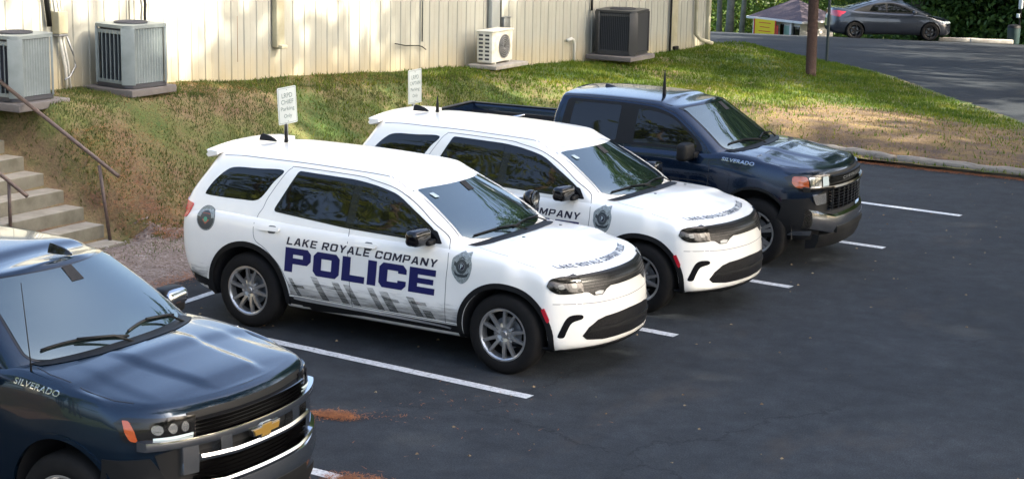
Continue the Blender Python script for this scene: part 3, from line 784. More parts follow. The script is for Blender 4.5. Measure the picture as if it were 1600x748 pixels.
def make_truck(label, loc, rz, paint, fancy):
    root = empty('pickup_truck', loc, rz, label, 'pickup truck')
    zs = [.36, .50, .70, .90, 1.05, 1.16, 1.24, 1.285, 1.31]
    sw = [.93, .985, 1.010, 1.015, 1.005, .99, .97, .945, .90]
    xr = -2.775
    fs = [.50, .50, .50, .49, .48, .46, .43, .39, .33]
    lastx = [.36, .36, .36, .35, .33, .30, .27, .22, .16]
    fq = [.70, .72, .73, .73, .72, .71, .69, .66, .61]
    fc = [.80, .84, .86, .87, .87, .865, .85, .825, .78]
    fz = {5: (1.13, 1.12, 1.115, 1.115), 6: (1.185, 1.165, 1.155, 1.155), 7: (1.215, 1.195, 1.19, 1.19), 8: (1.235, 1.215, 1.21, 1.21)}
    net = []
    for j, z in enumerate(zs):
        w0 = sw[j]; row = [(xr, 0, z), (xr, .6, z), (xr, w0-.03, z), (xr+.03, w0, z)]
        for x in (-2.2, -1.5, -.75, -.45, 0., 'L'):
            ww = w0; zz = z; t = max(0, j-5)/3
            if x == 'L': xx = lastx[j]; ww -= .025; zz = z-.055*t
            else: xx = x
            if xx == 0.: zz = z-.015*t; ww += (.012 if 1 < j < 7 else 0)
            if xx == -.45: zz = z+.02*t
            if xx == -.75: zz = z+.0*t
            if j == 3 and xx < -.6: ww -= .01
            row.append((xx, ww, zz))
        f = fz.get(j, (z,)*4)
        row += [(fs[j], w0*.94, f[0]), (fq[j], .76, f[1]), (fc[j]-.055, .45, f[2]), (fc[j]-.01, .2, f[3]), (fc[j], 0, f[3])]
        net.append(row)
    G = surf(net, 6, 4)
    def hood(x, y, ye, ze):
        if x < -.5: return ze
        q = 1-(y/ye)**2
        c = float(np.interp(x, [-.5, -.2, .2, .6, .80], [.02, .04, .045, .03, 0.]))
        yc = float(np.interp(x, [-.1, .85], [.35, .27])); a = abs(y)
        d = .020*float(np.interp(x, [-.25, .0, .6, .74], [0, 1, 1, 0]))*float(np.interp(a, [yc-.035, yc+.035], [1, 0]))
        y2 = float(np.interp(x, [-.1, .78], [.66, .74]))
        d2 = .010*float(np.interp(x, [-.25, .1, .5, .66], [0, 1, 1, 0]))*float(np.interp(a, [y2-.03, y2+.04], [1, 0]))
        return ze + c*q**.8 + d + d2*min(1, ye/.8)
    bm = bmesh.new(); shell(bm, G, hood, 26)
    # cab
    zg = [1.24, 1.31, 1.42, 1.55, 1.68, 1.77, 1.825, 1.858]
    yg = [.935, .918, .875, .825, .77, .73, .69, .62]
    def ax(z): return float(np.interp(z, [1.2, 1.31, 1.393, 1.454, 1.658, 1.80, 1.9], [-.42, -.50, -.60, -.67, -.95, -1.16, -1.30]))
    net = []
    for j, z in enumerate(zg):
        t = max(0, (z-1.6)/.258); y = yg[j]
        xb = xr + .06*t
        row = [(xb, 0, z+.012*t), (xb, y*.5, z+.01*t), (xb+.005, y-.05, z), (xb+.04, y, z)]
        for x, dz in ((-2.3, .012), (-1.8, .008), (-1.4, -.006)): row.append((x, y+.006, z+dz*t))
        zb = z-.048*t
        row += [(ax(zb)-.07, y+.004, z-.045*t), (ax(zb), y*.985-.012*t, zb), (ax(zb)+.12, y*.76, zb+.012*t), (ax(zb)+.24, y*.38, zb+.032*t), (ax(zb)+.27, 0, zb+.036*t)]
        net.append(row)
    G2 = surf(net, 6, 4)
    def roof(x, y, ye, ze):
        q = 1-(y/ye)**2
        r = .006*math.cos(y*2*math.pi/.24) if (abs(y) < .42 and -2.5 < x < -1.3) else .0
        return ze + .032*q*float(np.interp(x, [-2.8, -2.5, -1.2, -.9], [.7, 1, 1, .75]))
    b2 = bmesh.new(); shell(b2, G2, roof, 12)
    for b in (bm, b2):
        for _ in range(3 if b is b2 else 1): bmesh.ops.smooth_vert(b, verts=b.verts, factor=.3, use_axis_x=True, use_axis_y=True, use_axis_z=True)
    me2 = bpy.data.meshes.new('t'); b2.to_mesh(me2); b2.free()
    body = from_bm(bm, 'body', root, paint); body.data.materials.append(black_matte)
    bmx = bmesh.new(); bmx.from_mesh(body.data); bmx.from_mesh(me2); full = BVHTree.FromBMesh(bmx); bmx.free()
    bq = bmesh.new(); bq.from_mesh(me2); house = BVHTree.FromBMesh(bq); bq.free()
    low = bvh_of(body)
    carve_arch(body, 0, .43, .52, ex=.90); wheel_well(root, 0, .43, .53, ex=.90)
    bmx = bmesh.new(); bmx.from_mesh(body.data); bmx.from_mesh(me2); bmx.to_mesh(body.data); bmx.free()
    body.data.shade_smooth(); body.data.set_sharp_from_angle(angle=R(30)); bpy.data.meshes.remove(me2)
    # bed: open box with walls, floor and rails
    bm = bmesh.new(); x0, x1 = -4.84, -2.815
    def wall(pts_in, pts_out): pass
    prof = [(.93, .46), (.985, .55), (1.01, .72), (1.015, .92), (1.0, 1.12), (.985, 1.30), (.975, 1.375), (.955, 1.392), (.90, 1.392), (.885, 1.37), (.865, 1.30), (.86, .86), (0, .86)]
    xs = [x1, x1-.04] + list(np.linspace(x1-.1, x0+.1, 20)) + [x0+.03, x0]
    for s in (1, -1):
        rows = []
        for k, x in enumerate(xs):
            e = .02 if k in (0, len(xs)-1) else 0
            rows.append([bm.verts.new((x, s*(y-e*(1 if i < 6 else 0)), z)) for i, (y, z) in enumerate(prof)])
        for A, B in zip(rows, rows[1:]):
            for i in range(len(prof)-1): bm.faces.new((A[i], A[i+1], B[i+1], B[i]))
        # underside return
        lo = [bm.verts.new((x, 0, .46)) for x in xs]
        for i in range(len(xs)-1): bm.faces.new((lo[i], lo[i+1], rows[i+1][0], rows[i][0]))
    bmesh.ops.remove_doubles(bm, verts=bm.verts, dist=.0005)
    bmesh.ops.recalc_face_normals(bm, faces=bm.faces)
    bed = from_bm(bm, 'bed', root, paint, True, auto=35)
    lowbed = bvh_of(bed)
    bed.data.materials.append(black_matte)
    carve_arch(bed, -3.745, .43, .52, .90); wheel_well(root, -3.745, .43, .53, .60, .97); bed.data.shade_smooth(); bed.data.set_sharp_from_angle(angle=R(35))
    for f in bed.data.polygons:
        c = f.center
        if abs(c.y) < .868 and c.z > .5: f.material_index = 1
    rbox('bed_front_wall', bed, black_matte, (-2.84, 0, 1.11), (.05, 1.74, .50), .01)
    rbox('tailgate', root, paint, (-4.855, 0, 1.07), (.07, 1.92, .66), .02)
    for s in (-1, 1): rbox('bed_rail', bed, black_plastic, (-3.83, s*.928, 1.398), (2.0, .085, .016), .006)
    rbox('bed_rail', bed, black_plastic, (-4.855, 0, 1.407), (.08, 1.90, .014), .005)
    rbox('rear_bumper', root, chrome, (-4.97, 0, .60), (.20, 1.95, .22), .05)
    for s in (-1, 1):
        conform('tail_light', flat_bm([rnd([(-4.84, .98), (-4.72, .99), (-4.73, 1.36), (-4.84, 1.36)], .02, 3)]), lowbed, 'y', s, .008, root, red_lens, step=.06, thick=.01)
    # wheels
    for xc in (0., -3.745):
        for s in (-1, 1): wheel_parts(root, xc, s, .865, .413, .275, .262, 'truck', rot=R(20))
    for s in (-1, 1):
        arch_ring('arch_lip', low, root, black_plastic if not fancy else paint, 0, .43, .513, .545, s, -5, 185, .010, .03, ex=.90)
        arch_ring('arch_lip', lowbed, root, black_plastic if not fancy else paint, -3.745, .43, .513, .545, s, 0, 180, .010, .03)
        conform('sill', flat_bm([[(-2.76, .37), (-.55, .37), (-.55, .46), (-2.76, .46)]]), low, 'y', s, .004, root, black_plastic, step=.12, thick=.02)
        # side glass: black surround, two panes
        out = rnd([(-2.66, 1.330), (-2.60, 1.815), (-1.80, 1.812), (-1.40, 1.785), (-1.16, 1.715), (-.93, 1.56), (-.76, 1.43), (-.70, 1.325)], [.04, .05, .2, .25, .25, .2, .06, .03], 4)
        fr = conform('window_surround', flat_bm([out]), full, 'y', s, .002, root, black_plastic, step=.08, thick=.005)
        conform('door_window', flat_bm([rnd([(-2.53, 1.365), (-2.50, 1.778), (-1.86, 1.776), (-1.86, 1.360)], .03, 4)]), full, 'y', s, .004, fr, glass_side, step=.08, relax=10)
        conform('door_window', flat_bm([rnd([(-1.63, 1.36), (-1.63, 1.758), (-1.36, 1.735), (-1.14, 1.672), (-.93, 1.525), (-.80, 1.42), (-.79, 1.355)], [.02, .02, .2, .2, .15, .06, .03], 4)]), full, 'y', s, .004, fr, glass_side, step=.08, relax=10)
        for pl in ([(-2.71, 1.32), (-2.72, 1.74), (-2.66, 1.825), (-2.58, 1.838), (-1.8, 1.834), (-1.38, 1.805), (-1.14, 1.735), (-.90, 1.57), (-.70, 1.41), (-.62, 1.31), (-.585, 1.15), (-.60, .85), (-.60, .48)],
                   [(-2.71, 1.32), (-2.66, 1.1), (-2.66, .8), (-2.60, .48)], [(-1.745, 1.80), (-1.745, 1.30), (-1.72, .9), (-1.70, .48)]):
            conform('shut_line', flat_bm([ribbon(pl, .009)]), full, 'y', s, .0014, root, gap_d, step=.1)
        conform('body_crease', flat_bm([ribbon([(-2.7, 1.02), (-1.2, .99), (-.62, .97)], .012)]), full, 'y', s, .0014, root, gap_d, step=.1)
        for hx in (-2.42, -1.50):
            conform('door_handle', flat_bm([rnd([(hx-.13, 1.135), (hx+.11, 1.135), (hx+.11, 1.178), (hx-.13, 1.178)], .018, 4)]), full, 'y', s, .030, root, chrome if fancy else black_plastic, step=.06, thick=.025)
        # mirror
        mr = rbox('side_mirror', root, black_plastic, (-.865, s*1.13, 1.335), (.17, .27, .21), .045, sub=1,
                  fn=lambda x, y, z: (x*(1-.2*(y*s > 0))+abs(y)*.12, y, z))
        if fancy: rbox('mirror_cap', mr, chrome, (-.835, s*1.135, 1.365), (.17, .262, .13), .05, sub=1, fn=lambda x, y, z: (x*(1-.2*(y*s > 0))+abs(y)*.12, y, z))
        rbox('mirror_arm', mr, black_plastic, (-.80, s*.97, 1.285), (.11, .18, .075), .02)
        # name badge on the front door
        bt = text_bm('SILVERADO', .1, .0015, .2, 1.35, 1.06); fit_bm(bt, -.44, -.02, 1.232, 1.272)
        wp = (lambda u, v: (u, v + (-.23-u)*.07)) if s < 0 else (lambda u, v: (-.46-u, v + (u+.23)*-.07))
        conform('name_badge', bt, full, 'y', s, .005, root, chrome, step=.08, thick=.004, warp=wp)
    # ---- front end
    plan = lambda y: .90 - .16*y*y - .16*y**4
    for s in (-1, 1):
        # headlamp unit with amber outer corner, clear lenses, black surround
        hu = [(s*.56, 1.130), (s*.60, .985), (s*.92, .965), (s*.965, 1.02), (s*.965, 1.12), (s*.93, 1.150), (s*.70, 1.148)] if not fancy else \
             [(s*.57, 1.128), (s*.58, .995), (s*.90, .975), (s*.945, 1.00), (s*.95, 1.11), (s*.92, 1.145), (s*.72, 1.142)]
        h = conform('headlight', flat_bm([hu]), low, 'x', 1, .016, root, black_gloss, step=.04, thick=.03)
        conform('turn_signal', flat_bm([rnd([(s*(.900 if fancy else .862), .992), (s*(.925 if fancy else .945), 1.0), (s*(.935 if fancy else .955), 1.06), (s*(.925 if fancy else .935), 1.132), (s*(.908 if fancy else .862), 1.128)], .025, 3)]), low, 'x', 1, .021, h, amber, step=.05, thick=.004)
        if fancy:
            for a in (.635, .715, .795):
                cs = [(s*(a+.02)+.027*math.cos(t), 1.07+.034*math.sin(t)) for t in [2*math.pi*k/20 for k in range(20)]]
                conform('lamp_lens', flat_bm([cs]), low, 'x', 1, .020, h, lens_clear, step=.04)
            conform('lamp_strip', flat_bm([[(s*.60, 1.005), (s*.84, 1.0), (s*.84, 1.018), (s*.60, 1.022)]]), low, 'x', 1, .020, h, badge_light, step=.05)
        else:
            conform('lamp_lens', flat_bm([rnd([(s*.60, 1.005), (s*.715, 1.0), (s*.715, 1.118), (s*.61, 1.118)], .015, 3)]), low, 'x', 1, .021, h, badge_light, step=.05)
            conform('lamp_lens', flat_bm([rnd([(s*.73, 1.0), (s*.85, .998), (s*.85, 1.120), (s*.73, 1.118)], .015, 3)]), low, 'x', 1, .020, h, lens_clear, step=.05)
            conform('lower_lamp', flat_bm([rnd([(s*.64, .80), (s*.80, .79), (s*.84, .91), (s*.66, .925)], .02, 3)]), low, 'x', 1, .021, root, lens_clear, step=.05, thick=.02)
        # black air curtain at the bumper end
        conform('air_curtain', flat_bm([[(s*.80, .52), (s*.99, .55), (s*.99, .86), (s*.86, .88), (s*.80, .76)]]), low, 'x', 1, .012, root, black_plastic, step=.05, thick=.01)
    # black front panel behind the grille
    conform('grille_surround', flat_bm([[(-.62, 1.150), (.62, 1.150), (.66, .95), (.84, .90), (.80, .72), (.66, .62), (-.66, .62), (-.80, .72), (-.84, .90), (-.66, .95)]]), low, 'x', 1, .008, root, black_plastic, step=.05, thick=.01)
    gr = root
    if fancy:
        # two chrome bars framing the emblem, lower chrome frame, horizontal slats
        def bar(z, h, ym, dx0, dx1, m, nm='grille_bar', yw=None, n=31):
            return sweep_front(nm, gr, m, [(dx0, z-h/2), (dx1, z-h/2+.006), (dx1+.008, z), (dx1, z+h/2-.006), (dx0, z+h/2)], ym, plan, yw=yw, n=n)
        bar(.966, .070, .93, -.05, .028, chrome, yw=lambda y: .008*abs(y))
        bar(.838, .055, .60, -.05, .040, chrome, yw=lambda y: .06*max(0, abs(y)-.30))
        for s in (-1, 1):
            b = sweep_front('grille_bar', gr, chrome, [(-.05, .82), (.032, .826), (.04, .90), (.032, .975), (-.05, .98)], .44, plan, n=7, ymin=.34)
            if s < 0: b.scale.y = -1
            b = sweep_front('grille_bar', gr, chrome, [(-.05, .74), (.018, .75), (.024, .86), (.018, .965), (-.05, .97)], .71, plan, n=7, ymin=.60)
            if s < 0: b.scale.y = -1
        for z in (1.005, 1.03, 1.055, 1.08, 1.105): bar(z, .010, .58, -.05, .004, black_gloss)
        for k, z in enumerate((.79, .762, .734, .706, .678)): bar(z, .010, .60-.0*k, -.05, .012, chrome if k % 9 == 8 else black_gloss)
        bar(.655, .05, .70, -.05, .045, chrome, yw=lambda y: .12*max(0, abs(y)-.42))
        # outlined badge, gold cross with slanted ends
        bt = [[(-.125, -.022), (-.135, .012), (-.145, .030), (-.045, .030), (-.038, .052), (.052, .052), (.045, .030), (.145, .030), (.128, -.022), (.038, -.022), (.032, -.050), (-.058, -.050), (-.050, -.022)]]
        bt = [[(y, .905+z*.85) for y, z in bt[0]]]
        fb = None
        bm = bmesh.new()
        for dx, sc, mi in ((.046, 1.12, 0), (.054, 1.0, 1)):
            vs = [bm.verts.new((plan(y*sc)+dx, y*sc, .905+(z-.905)*sc*(1.05 if mi == 0 else .92))) for y, z in bt[0]]
            f = bm.faces.new(vs); f.material_index = mi
            r = bmesh.ops.extrude_face_region(bm, geom=[f]); 
            for v in [g for g in r['geom'] if isinstance(g, bmesh.types.BMVert)]: v.co.x -= .03 if mi == 0 else .012
        bmesh.ops.recalc_face_normals(bm, faces=bm.faces)
        e = from_bm(bm, 'emblem', root, chrome, False); e.data.materials.append(gold)
    else:
        for z in (1.115, 1.09, 1.065, 1.04): sweep_front('grille_bar', gr, black_plastic, [(-.05, z-.006), (.006, z-.004), (.006, z+.004), (-.05, z+.006)], .56, plan)
        sweep_front('grille_bar', gr, black_gloss, [(-.06, .955), (.03, .962), (.038, .985), (.03, 1.010), (-.06, 1.015)], .93, plan)
        for z in (.93, .895, .86, .825, .79, .755, .72): sweep_front('grille_bar', gr, black_gloss, [(-.06, z-.009), (.018, z-.005), (.018, z+.005), (-.06, z+.009)], .60, plan)
        for y in np.linspace(-.55, .55, 9):
            rbox('grille_post', gr, black_gloss, (plan(y)-.012, y, .83), (.05, .035, .24), .006)
        # block letters across the upper bar
        bt = text_bm('CHEVROLET', .1, .003, 0, 1.5, 1.4); fit_bm(bt, -.34, .34, 1.055, 1.095)
        for v in bt.verts: y, z = v.co.x, v.co.y; v.co = Vector((plan(y)+.012, y, z))
        from_bm(bt, 'name_lettering', root, steel, False)
    # bumper
    prof = [(-.10, .415), (.035, .425), (.062, .50), (.060, .57), (.050, .625), (.015, .655), (-.10, .655)]
    bplan = lambda y: .885 - .12*y*y - .21*y**4
    sweep_front('front_bumper', root, chrome, prof, .90, bplan, n=41, yw=lambda y: .09*max(0, abs(y)-.55)/.35)
    for s in (-1, 1):
        conform('bumper_end', flat_bm([[(s*.82, .425), (s*.930, .43), (s*.930, .480), (s*.82, .485)]]), low, 'x', 1, .020, root, chrome, step=.04, thick=.02)
        conform('lower_valance', flat_bm([[(s*.70, .345), (s*.955, .345), (s*.985, .56), (s*.70, .56)]]), low, 'x', 1, .006, root, black_plastic, step=.04, thick=.01)
    sweep_front('air_dam', root, black_plastic, [(-.12, .25), (.0, .27), (.04, .36), (.045, .43), (-.12, .45)], .80, bplan, n=31)
    sweep_front('bumper_insert', root, black_plastic, [(-.02, .43), (.064, .43), (.069, .47), (.067, .51), (-.02, .52)], .52, bplan, n=25)
    if fancy:
        for s in (-1, 1):
            cs = [(s*.80, .60), (s*.87, .60), (s*.885, .70), (s*.84, .75)]
    # windscreen, cowl, wipers
    ws = catmull([(0, 1.345), (.45, 1.340), (.70, 1.345), (.775, 1.375), (.765, 1.45), (.70, 1.62), (.655, 1.745), (.625, 1.785), (.35, 1.808), (0, 1.815), (-.35, 1.808), (-.625, 1.785), (-.655, 1.745), (-.70, 1.62), (-.765, 1.45), (-.775, 1.375), (-.70, 1.345), (-.45, 1.340)], 4)
    bws = conform('windshield_rim', flat_bm([[(a*1.02, 1.58+(b-1.58)*1.035) for a, b in ws]]), house, 'x', 1, .003, root, black_gloss, step=.07)
    wsb = conform('windshield', flat_bm([ws]), house, 'x', 1, .006, root, glass_ws, step=.07, relax=30)
    conform('mirror_shade', flat_bm([[(-.06, 1.72), (.06, 1.72), (.05, 1.81), (-.05, 1.81)]]), house, 'x', 1, .017, wsb, black_matte, step=.05)
    cw = []
    for y in np.linspace(-.80, .80, 25): cw.append((-.36+.22*(1-(y/.80)**2)**.8, y))
    for y in np.linspace(.80, -.80, 25): cw.append((-.66+.38*(1-(y/.80)**2)**.7, y))
    conform('cowl', flat_bm([cw]), low, 'z', 1, .005, root, black_plastic, step=.07)
    for (y0, y1) in ((.0, -.68), (.64, .03)):
        bmw = bmesh.new(); pts = []
        for t in np.linspace(0, 1, 14):
            yy = y0+(y1-y0)*t
            h_, n_, _, _ = house.ray_cast(Vector((3, yy, 1.365+.045*math.sin(t*2.6))), Vector((-1, 0, 0)))
            pts.append(h_ + n_*.024)
        tube(bmw, pts, .010, 6); tube(bmw, [pts[0]+Vector((.10, 0, -.04)), pts[3]+Vector((.05, 0, .012)), pts[8]+Vector((.012, 0, .012))], .010, 6)
        from_bm(bmw, 'wiper', root, black_plastic)
    # hood shut line
    hs = ribbon([(-.36, -.83), (-.2, -.875), (.1, -.885), (.35, -.865), (.48, -.82)], .010)
    for s in (-1, 1): conform('hood_shut_line', flat_bm([[(a, b*-s) for a, b in hs]]), low, 'z', 1, .0012, root, gap_d, step=.1)
    # roof seams
    for s in (-1, 1): conform('roof_ditch', flat_bm([ribbon([(-2.70, s*.64), (-2.0, s*.65), (-1.45, s*.645), (-1.22, s*.635)], .012)]), full, 'z', 1, .0014, root, gap_d, step=.08)
    def fin(p, L, W, H):
        bm = bmesh.new(); n = 9; rings = []
        for k in range(n):
            t = k/(n-1); x = L*(t-.5); h = H*min(1, (1-t)**.55*1.05); ww = W/2*(1-.75*t**2)
            rings.append([bm.verts.new((p[0]+x, p[1]+a, p[2]+b)) for a, b in ((-ww, -.01), (-ww*.8, h*.35), (-ww*.25, h), (ww*.25, h), (ww*.8, h*.35), (ww, -.01))])
        for A, B in zip(rings, rings[1:]):
            for i in range(5): bm.faces.new((A[i], A[i+1], B[i+1], B[i]))
        bm.faces.new(rings[0]); bm.faces.new(rings[-1][::-1]); bmesh.ops.recalc_face_normals(bm, faces=bm.faces)
        return from_bm(bm, 'shark_fin_aerial', root, black_gloss, True, auto=50)
    if fancy:
        fin((-1.02, .13, 1.876), .20, .075, .062)
        bm = bmesh.new(); tube(bm, [(-.35, -.895, 1.30), (-.355, -.895, 1.40), (-.44, -.87, 1.92)], .004, 6, rr=[.010, .005, .003])
        from_bm(bm, 'whip_aerial', root, black_plastic)
    else:
        fin((-2.32, 0, 1.886), .17, .10, .045)
        bm = bmesh.new(); tube(bm, [(-1.5, -.25, 1.87), (-1.5, -.25, 1.90), (-1.5, -.25, 2.02), (-1.5, -.25, 2.19)], .02, 10, rr=[.026, .025, .02, .006])
        from_bm(bm, 'roof_aerial', root, black_plastic)
    rbox('underbody', root, black_matte, (-1.9, 0, .44), (5.0, 1.1, .22), .03)
    rbox('underbody', root, black_matte, (-.3, 0, .75), (1.0, 1.0, .6), .03)
    return root

# ------------------------------------------------------------------ terrain
def H(x, y):
    p = np.interp(y, [-300, 14, 19, 25, 35, 45, 50, 56, 62, 80, 110, 200, 700], [0, 0, .02, 0, -.5, -1.2, -1.62, -2.3, -3.1, -5.8, -9.5, -13, -14])
    return p + .028*(np.clip(x, -30, 10)+13)*np.clip((y-25)/25, 0, 1)
def zwall(y): return np.interp(y, [-20, 2, 2.98, 5.62, 7.77, 10.6, 13.8, 17.5, 22, 23.8, 26], [2.0, 1.62, 1.55, 1.39, 1.25, 1.09, .91, .67, .45, .42, .2])
KERB = np.array([(6., 11.6), (2.4, 15.2), (-.48, 18.66), (-1.65, 20.16), (-2.89, 21.64), (-4.87, 24.17), (-6.4, 25.86), (-8.37, 27.88), (-9.43, 28.91), (-11.0, 30.5), (-13.2, 32.1), (-16, 34)])
def kerb_d(x, y):
    """signed distance to the kerb line, positive on the lawn side"""
    x = np.asarray(x, float); y = np.asarray(y, float); best = np.full(x.shape, 1e9); sg = np.ones(x.shape)
    for (ax, ay), (bx2, by2) in zip(KERB[:-1], KERB[1:]):
        dx, dy = bx2-ax, by2-ay; L = dx*dx+dy*dy
        t = np.clip(((x-ax)*dx+(y-ay)*dy)/L, 0, 1); d = np.hypot(x-ax-t*dx, y-ay-t*dy)
        s = np.sign(dx*(y-ay)-dy*(x-ax)); m = d < best
        best = np.where(m, d, best); sg = np.where(m, s, sg)
    return best*sg
_k = np.array([(0, 0), (1, 1)])
def hn(x, y, s):   # smooth cheap noise
    return (np.sin(x*s*1.7+1.3)*np.cos(y*s*1.3-.7) + .5*np.sin(x*s*3.1+y*s*2.3+2.) + .3*np.cos(x*s*5.3-y*s*4.1))/1.8
def LZ(x, y):
    x = np.asarray(x, float); y = np.asarray(y, float)
    zb = zwall(y)
    # profile across the bank beside the stalls
    p1 = np.interp(x, [-9.4, -8.9, -8.35, -7.9, -7.4, -7.0, -6.6, -6.1, -5.3, -5.0, -4.8], [1., .99, .95, .72, .42, .22, .09, .03, 0., -.02, -.06])*zb
    wy = np.clip(1-(np.abs(y-.55)-.78)/.36, 0, 1); wy = wy*wy*(3-2*wy)
    p1 = p1+(np.minimum(p1, .04+.531*(-6.76-x)-.16)-p1)*wy*(x < -6.5)
    p2 = np.interp(x, [-9.4, -8.6, -6.5, -5., -3., -1, 2, 5], [1, .97, .70, .56, .48, .42, .34, .2])*np.maximum(zb, .55) - .02
    a = np.clip((y-10.5)/3.0, 0, 1); a = a*a*(3-2*a)
    z = p1*(1-a) + p2*a
    # drop to the log edge along y = 13.2 in front of the mound
    f = np.clip((y-13.05)/1.6, 0, 1); f = f*f*(3-2*f)
    g = np.clip((-4.6-x)/1.2, 0, 1)
    z = np.where(y > 10.5, z*np.maximum(f, g) + .06*(1-np.maximum(f, g)), z)
    kd = kerb_d(x, y); q = np.clip(kd/3.2, 0, 1); q = q*q*(3-2*q)
    h = H(x, y)+.07
    z = np.where(y > 12, h + (np.maximum(z, h)-h)*q, z)
    return z + .03*hn(x, y, 1.2)*np.clip((z-h)/.3, 0, 1) + .012*hn(x, y, 4.1)

def grid_mesh(name, xs, ys, zf, m, keep=None):
    X, Y = np.meshgrid(xs, ys); Z = zf(X, Y); nx, ny = len(xs), len(ys)
    V = np.stack([X.ravel(), Y.ravel(), Z.ravel()], 1)
    i = np.arange(nx-1)[None, :] + np.arange(ny-1)[:, None]*nx
    F = np.stack([i, i+1, i+nx+1, i+nx], -1).reshape(-1, 4)
    if keep is not None:
        c = V[F].mean(1); F = F[keep(c[:, 0], c[:, 1])]
        u, inv = np.unique(F, return_inverse=True); V = V[u]; F = inv.reshape(-1, 4)
    me = bpy.data.meshes.new(name); me.from_pydata(V.tolist(), [], F.tolist()); me.update()
    return link(me, name, None, m)

# ground far and wide
def mat_nodes(name):
    m = bpy.data.materials.new(name); m.use_nodes = True; n = m.node_tree.nodes; l = m.node_tree.links
    tc = n.new('ShaderNodeTexCoord'); return m, n, l, n['Principled BSDF'], tc.outputs['Object']
m_ground, n, l, b, P = mat_nodes('leaf_litter_ground')
t = noise_node(n, l, P, .6, 8, .7); r = ramp(n, [(.3, (.05, .04, .02)), (.5, (.06, .085, .025)), (.7, (.10, .12, .03))]); l.new(t.outputs['Fac'], r.inputs['Fac']); l.new(r.outputs['Color'], b.inputs['Base Color']); b.inputs['Roughness'].default_value = .95
xs = np.unique(np.concatenate([np.linspace(-600, -60, 12), np.linspace(-60, 60, 49), np.linspace(60, 600, 12)])); ys = np.unique(np.concatenate([np.linspace(-500, -30, 12), np.linspace(-30, 120, 61), np.linspace(120, 700, 12)]))
g = grid_mesh('ground', xs, ys, lambda x, y: H(x, y)-.25-.25*((y > 55) & (y < 140)), m_ground); g['kind'] = 'structure'

# asphalt
m_asph, n, l, b, P = mat_nodes('asphalt')
t1 = noise_node(n, l, P, .35, 4, .6); t2 = noise_node(n, l, P, 3.5, 8, .75); t3 = noise_node(n, l, P, 70, 5, .85)
r1 = ramp(n, [(.3, (.0175, .0215, .0265)), (.55, (.0240, .0292, .0350)), (.75, (.034, .0395, .046))]); l.new(t1.outputs['Fac'], r1.inputs['Fac'])
r2 = ramp(n, [(.3, (.62, .62, .62)), (.52, (1, 1, 1)), (.74, (1.45, 1.43, 1.38))]); l.new(t2.outputs['Fac'], r2.inputs['Fac'])
c = mixc(n, l, 1., r1.outputs['Color'], r2.outputs['Color'], 'MULTIPLY')
r3 = ramp(n, [(.36, (.35, .35, .35)), (.5, (1, 1, 1)), (.64, (2.1, 2.1, 2.0))]); l.new(t3.outputs['Fac'], r3.inputs['Fac'])
c = mixc(n, l, .8, c, r3.outputs['Color'], 'MULTIPLY')
# brown dust films and pale scuffs
t4 = noise_node(n, l, P, .9, 7, .72, (1, .45, 1)); r4 = ramp(n, [(.56, (0, 0, 0)), (.72, (.5, .5, .5))]); l.new(t4.outputs['Fac'], r4.inputs['Fac'])
c = mixc(n, l, r4.outputs['Color'], c, (.055, .047, .039))
t5 = noise_node(n, l, P, 5.0, 9, .8, (.25, 1.6, 1)); r5 = ramp(n, [(.66, (0, 0, 0)), (.74, (.55, .55, .55))]); l.new(t5.outputs['Fac'], r5.inputs['Fac'])
c = mixc(n, l, r5.outputs['Color'], c, (.066, .069, .071))
# hairline cracks
vo = n.new('ShaderNodeTexVoronoi'); vo.feature = 'DISTANCE_TO_EDGE'; vo.inputs['Scale'].default_value = .22
wn = noise_node(n, l, P, 1.8, 6, .7); wm = n.new('ShaderNodeMixRGB') if False else None
va = n.new('ShaderNodeVectorMath'); va.operation = 'MULTIPLY_ADD'; l.new(wn.outputs['Color'], va.inputs[0]); va.inputs[1].default_value = (.9, .9, 0); l.new(P, va.inputs[2]); l.new(va.outputs[0], vo.inputs['Vector'])
r6 = ramp(n, [(.0, (.35, .35, .35)), (.0022, (.45, .45, .45)), (.0035, (1, 1, 1))]); l.new(vo.outputs['Distance'], r6.inputs['Fac'])
tm = noise_node(n, l, P, .25, 2, .5); rm = ramp(n, [(.48, (0, 0, 0)), (.56, (.8, .8, .8))]); l.new(tm.outputs['Fac'], rm.inputs['Fac'])
ck = mixc(n, l, rm.outputs['Color'], (1., 1., 1.), r6.outputs['Color'])
c = mixc(n, l, 1., c, ck, 'MULTIPLY')
l.new(c, b.inputs['Base Color']); b.inputs['Roughness'].default_value = .85; b.inputs['Specular IOR Level'].default_value = .22
bp = n.new('ShaderNodeBump'); bp.inputs['Strength'].default_value = .5; bp.inputs['Distance'].default_value = .006
l.new(t3.outputs['Fac'], bp.inputs['Height']); l.new(bp.outputs['Normal'], b.inputs['Normal'])
def in_asph(x, y): return ((x > -4.95) | (y > 12)) & (y < 60) & ~((x < -9.5) & (y < 26))
xs = np.concatenate([[-60, -45, -34], np.arange(-26, -4.9, 1.0), [-4.95], np.arange(-4, 14, 1.), [18, 24, 32, 45]]); ys = np.concatenate([[-60, -40, -28], np.arange(-20, 60.1, 1.)])
a = grid_mesh('parking_lot', xs, ys, lambda x, y: H(x, y), m_asph, in_asph); a['kind'] = 'structure'

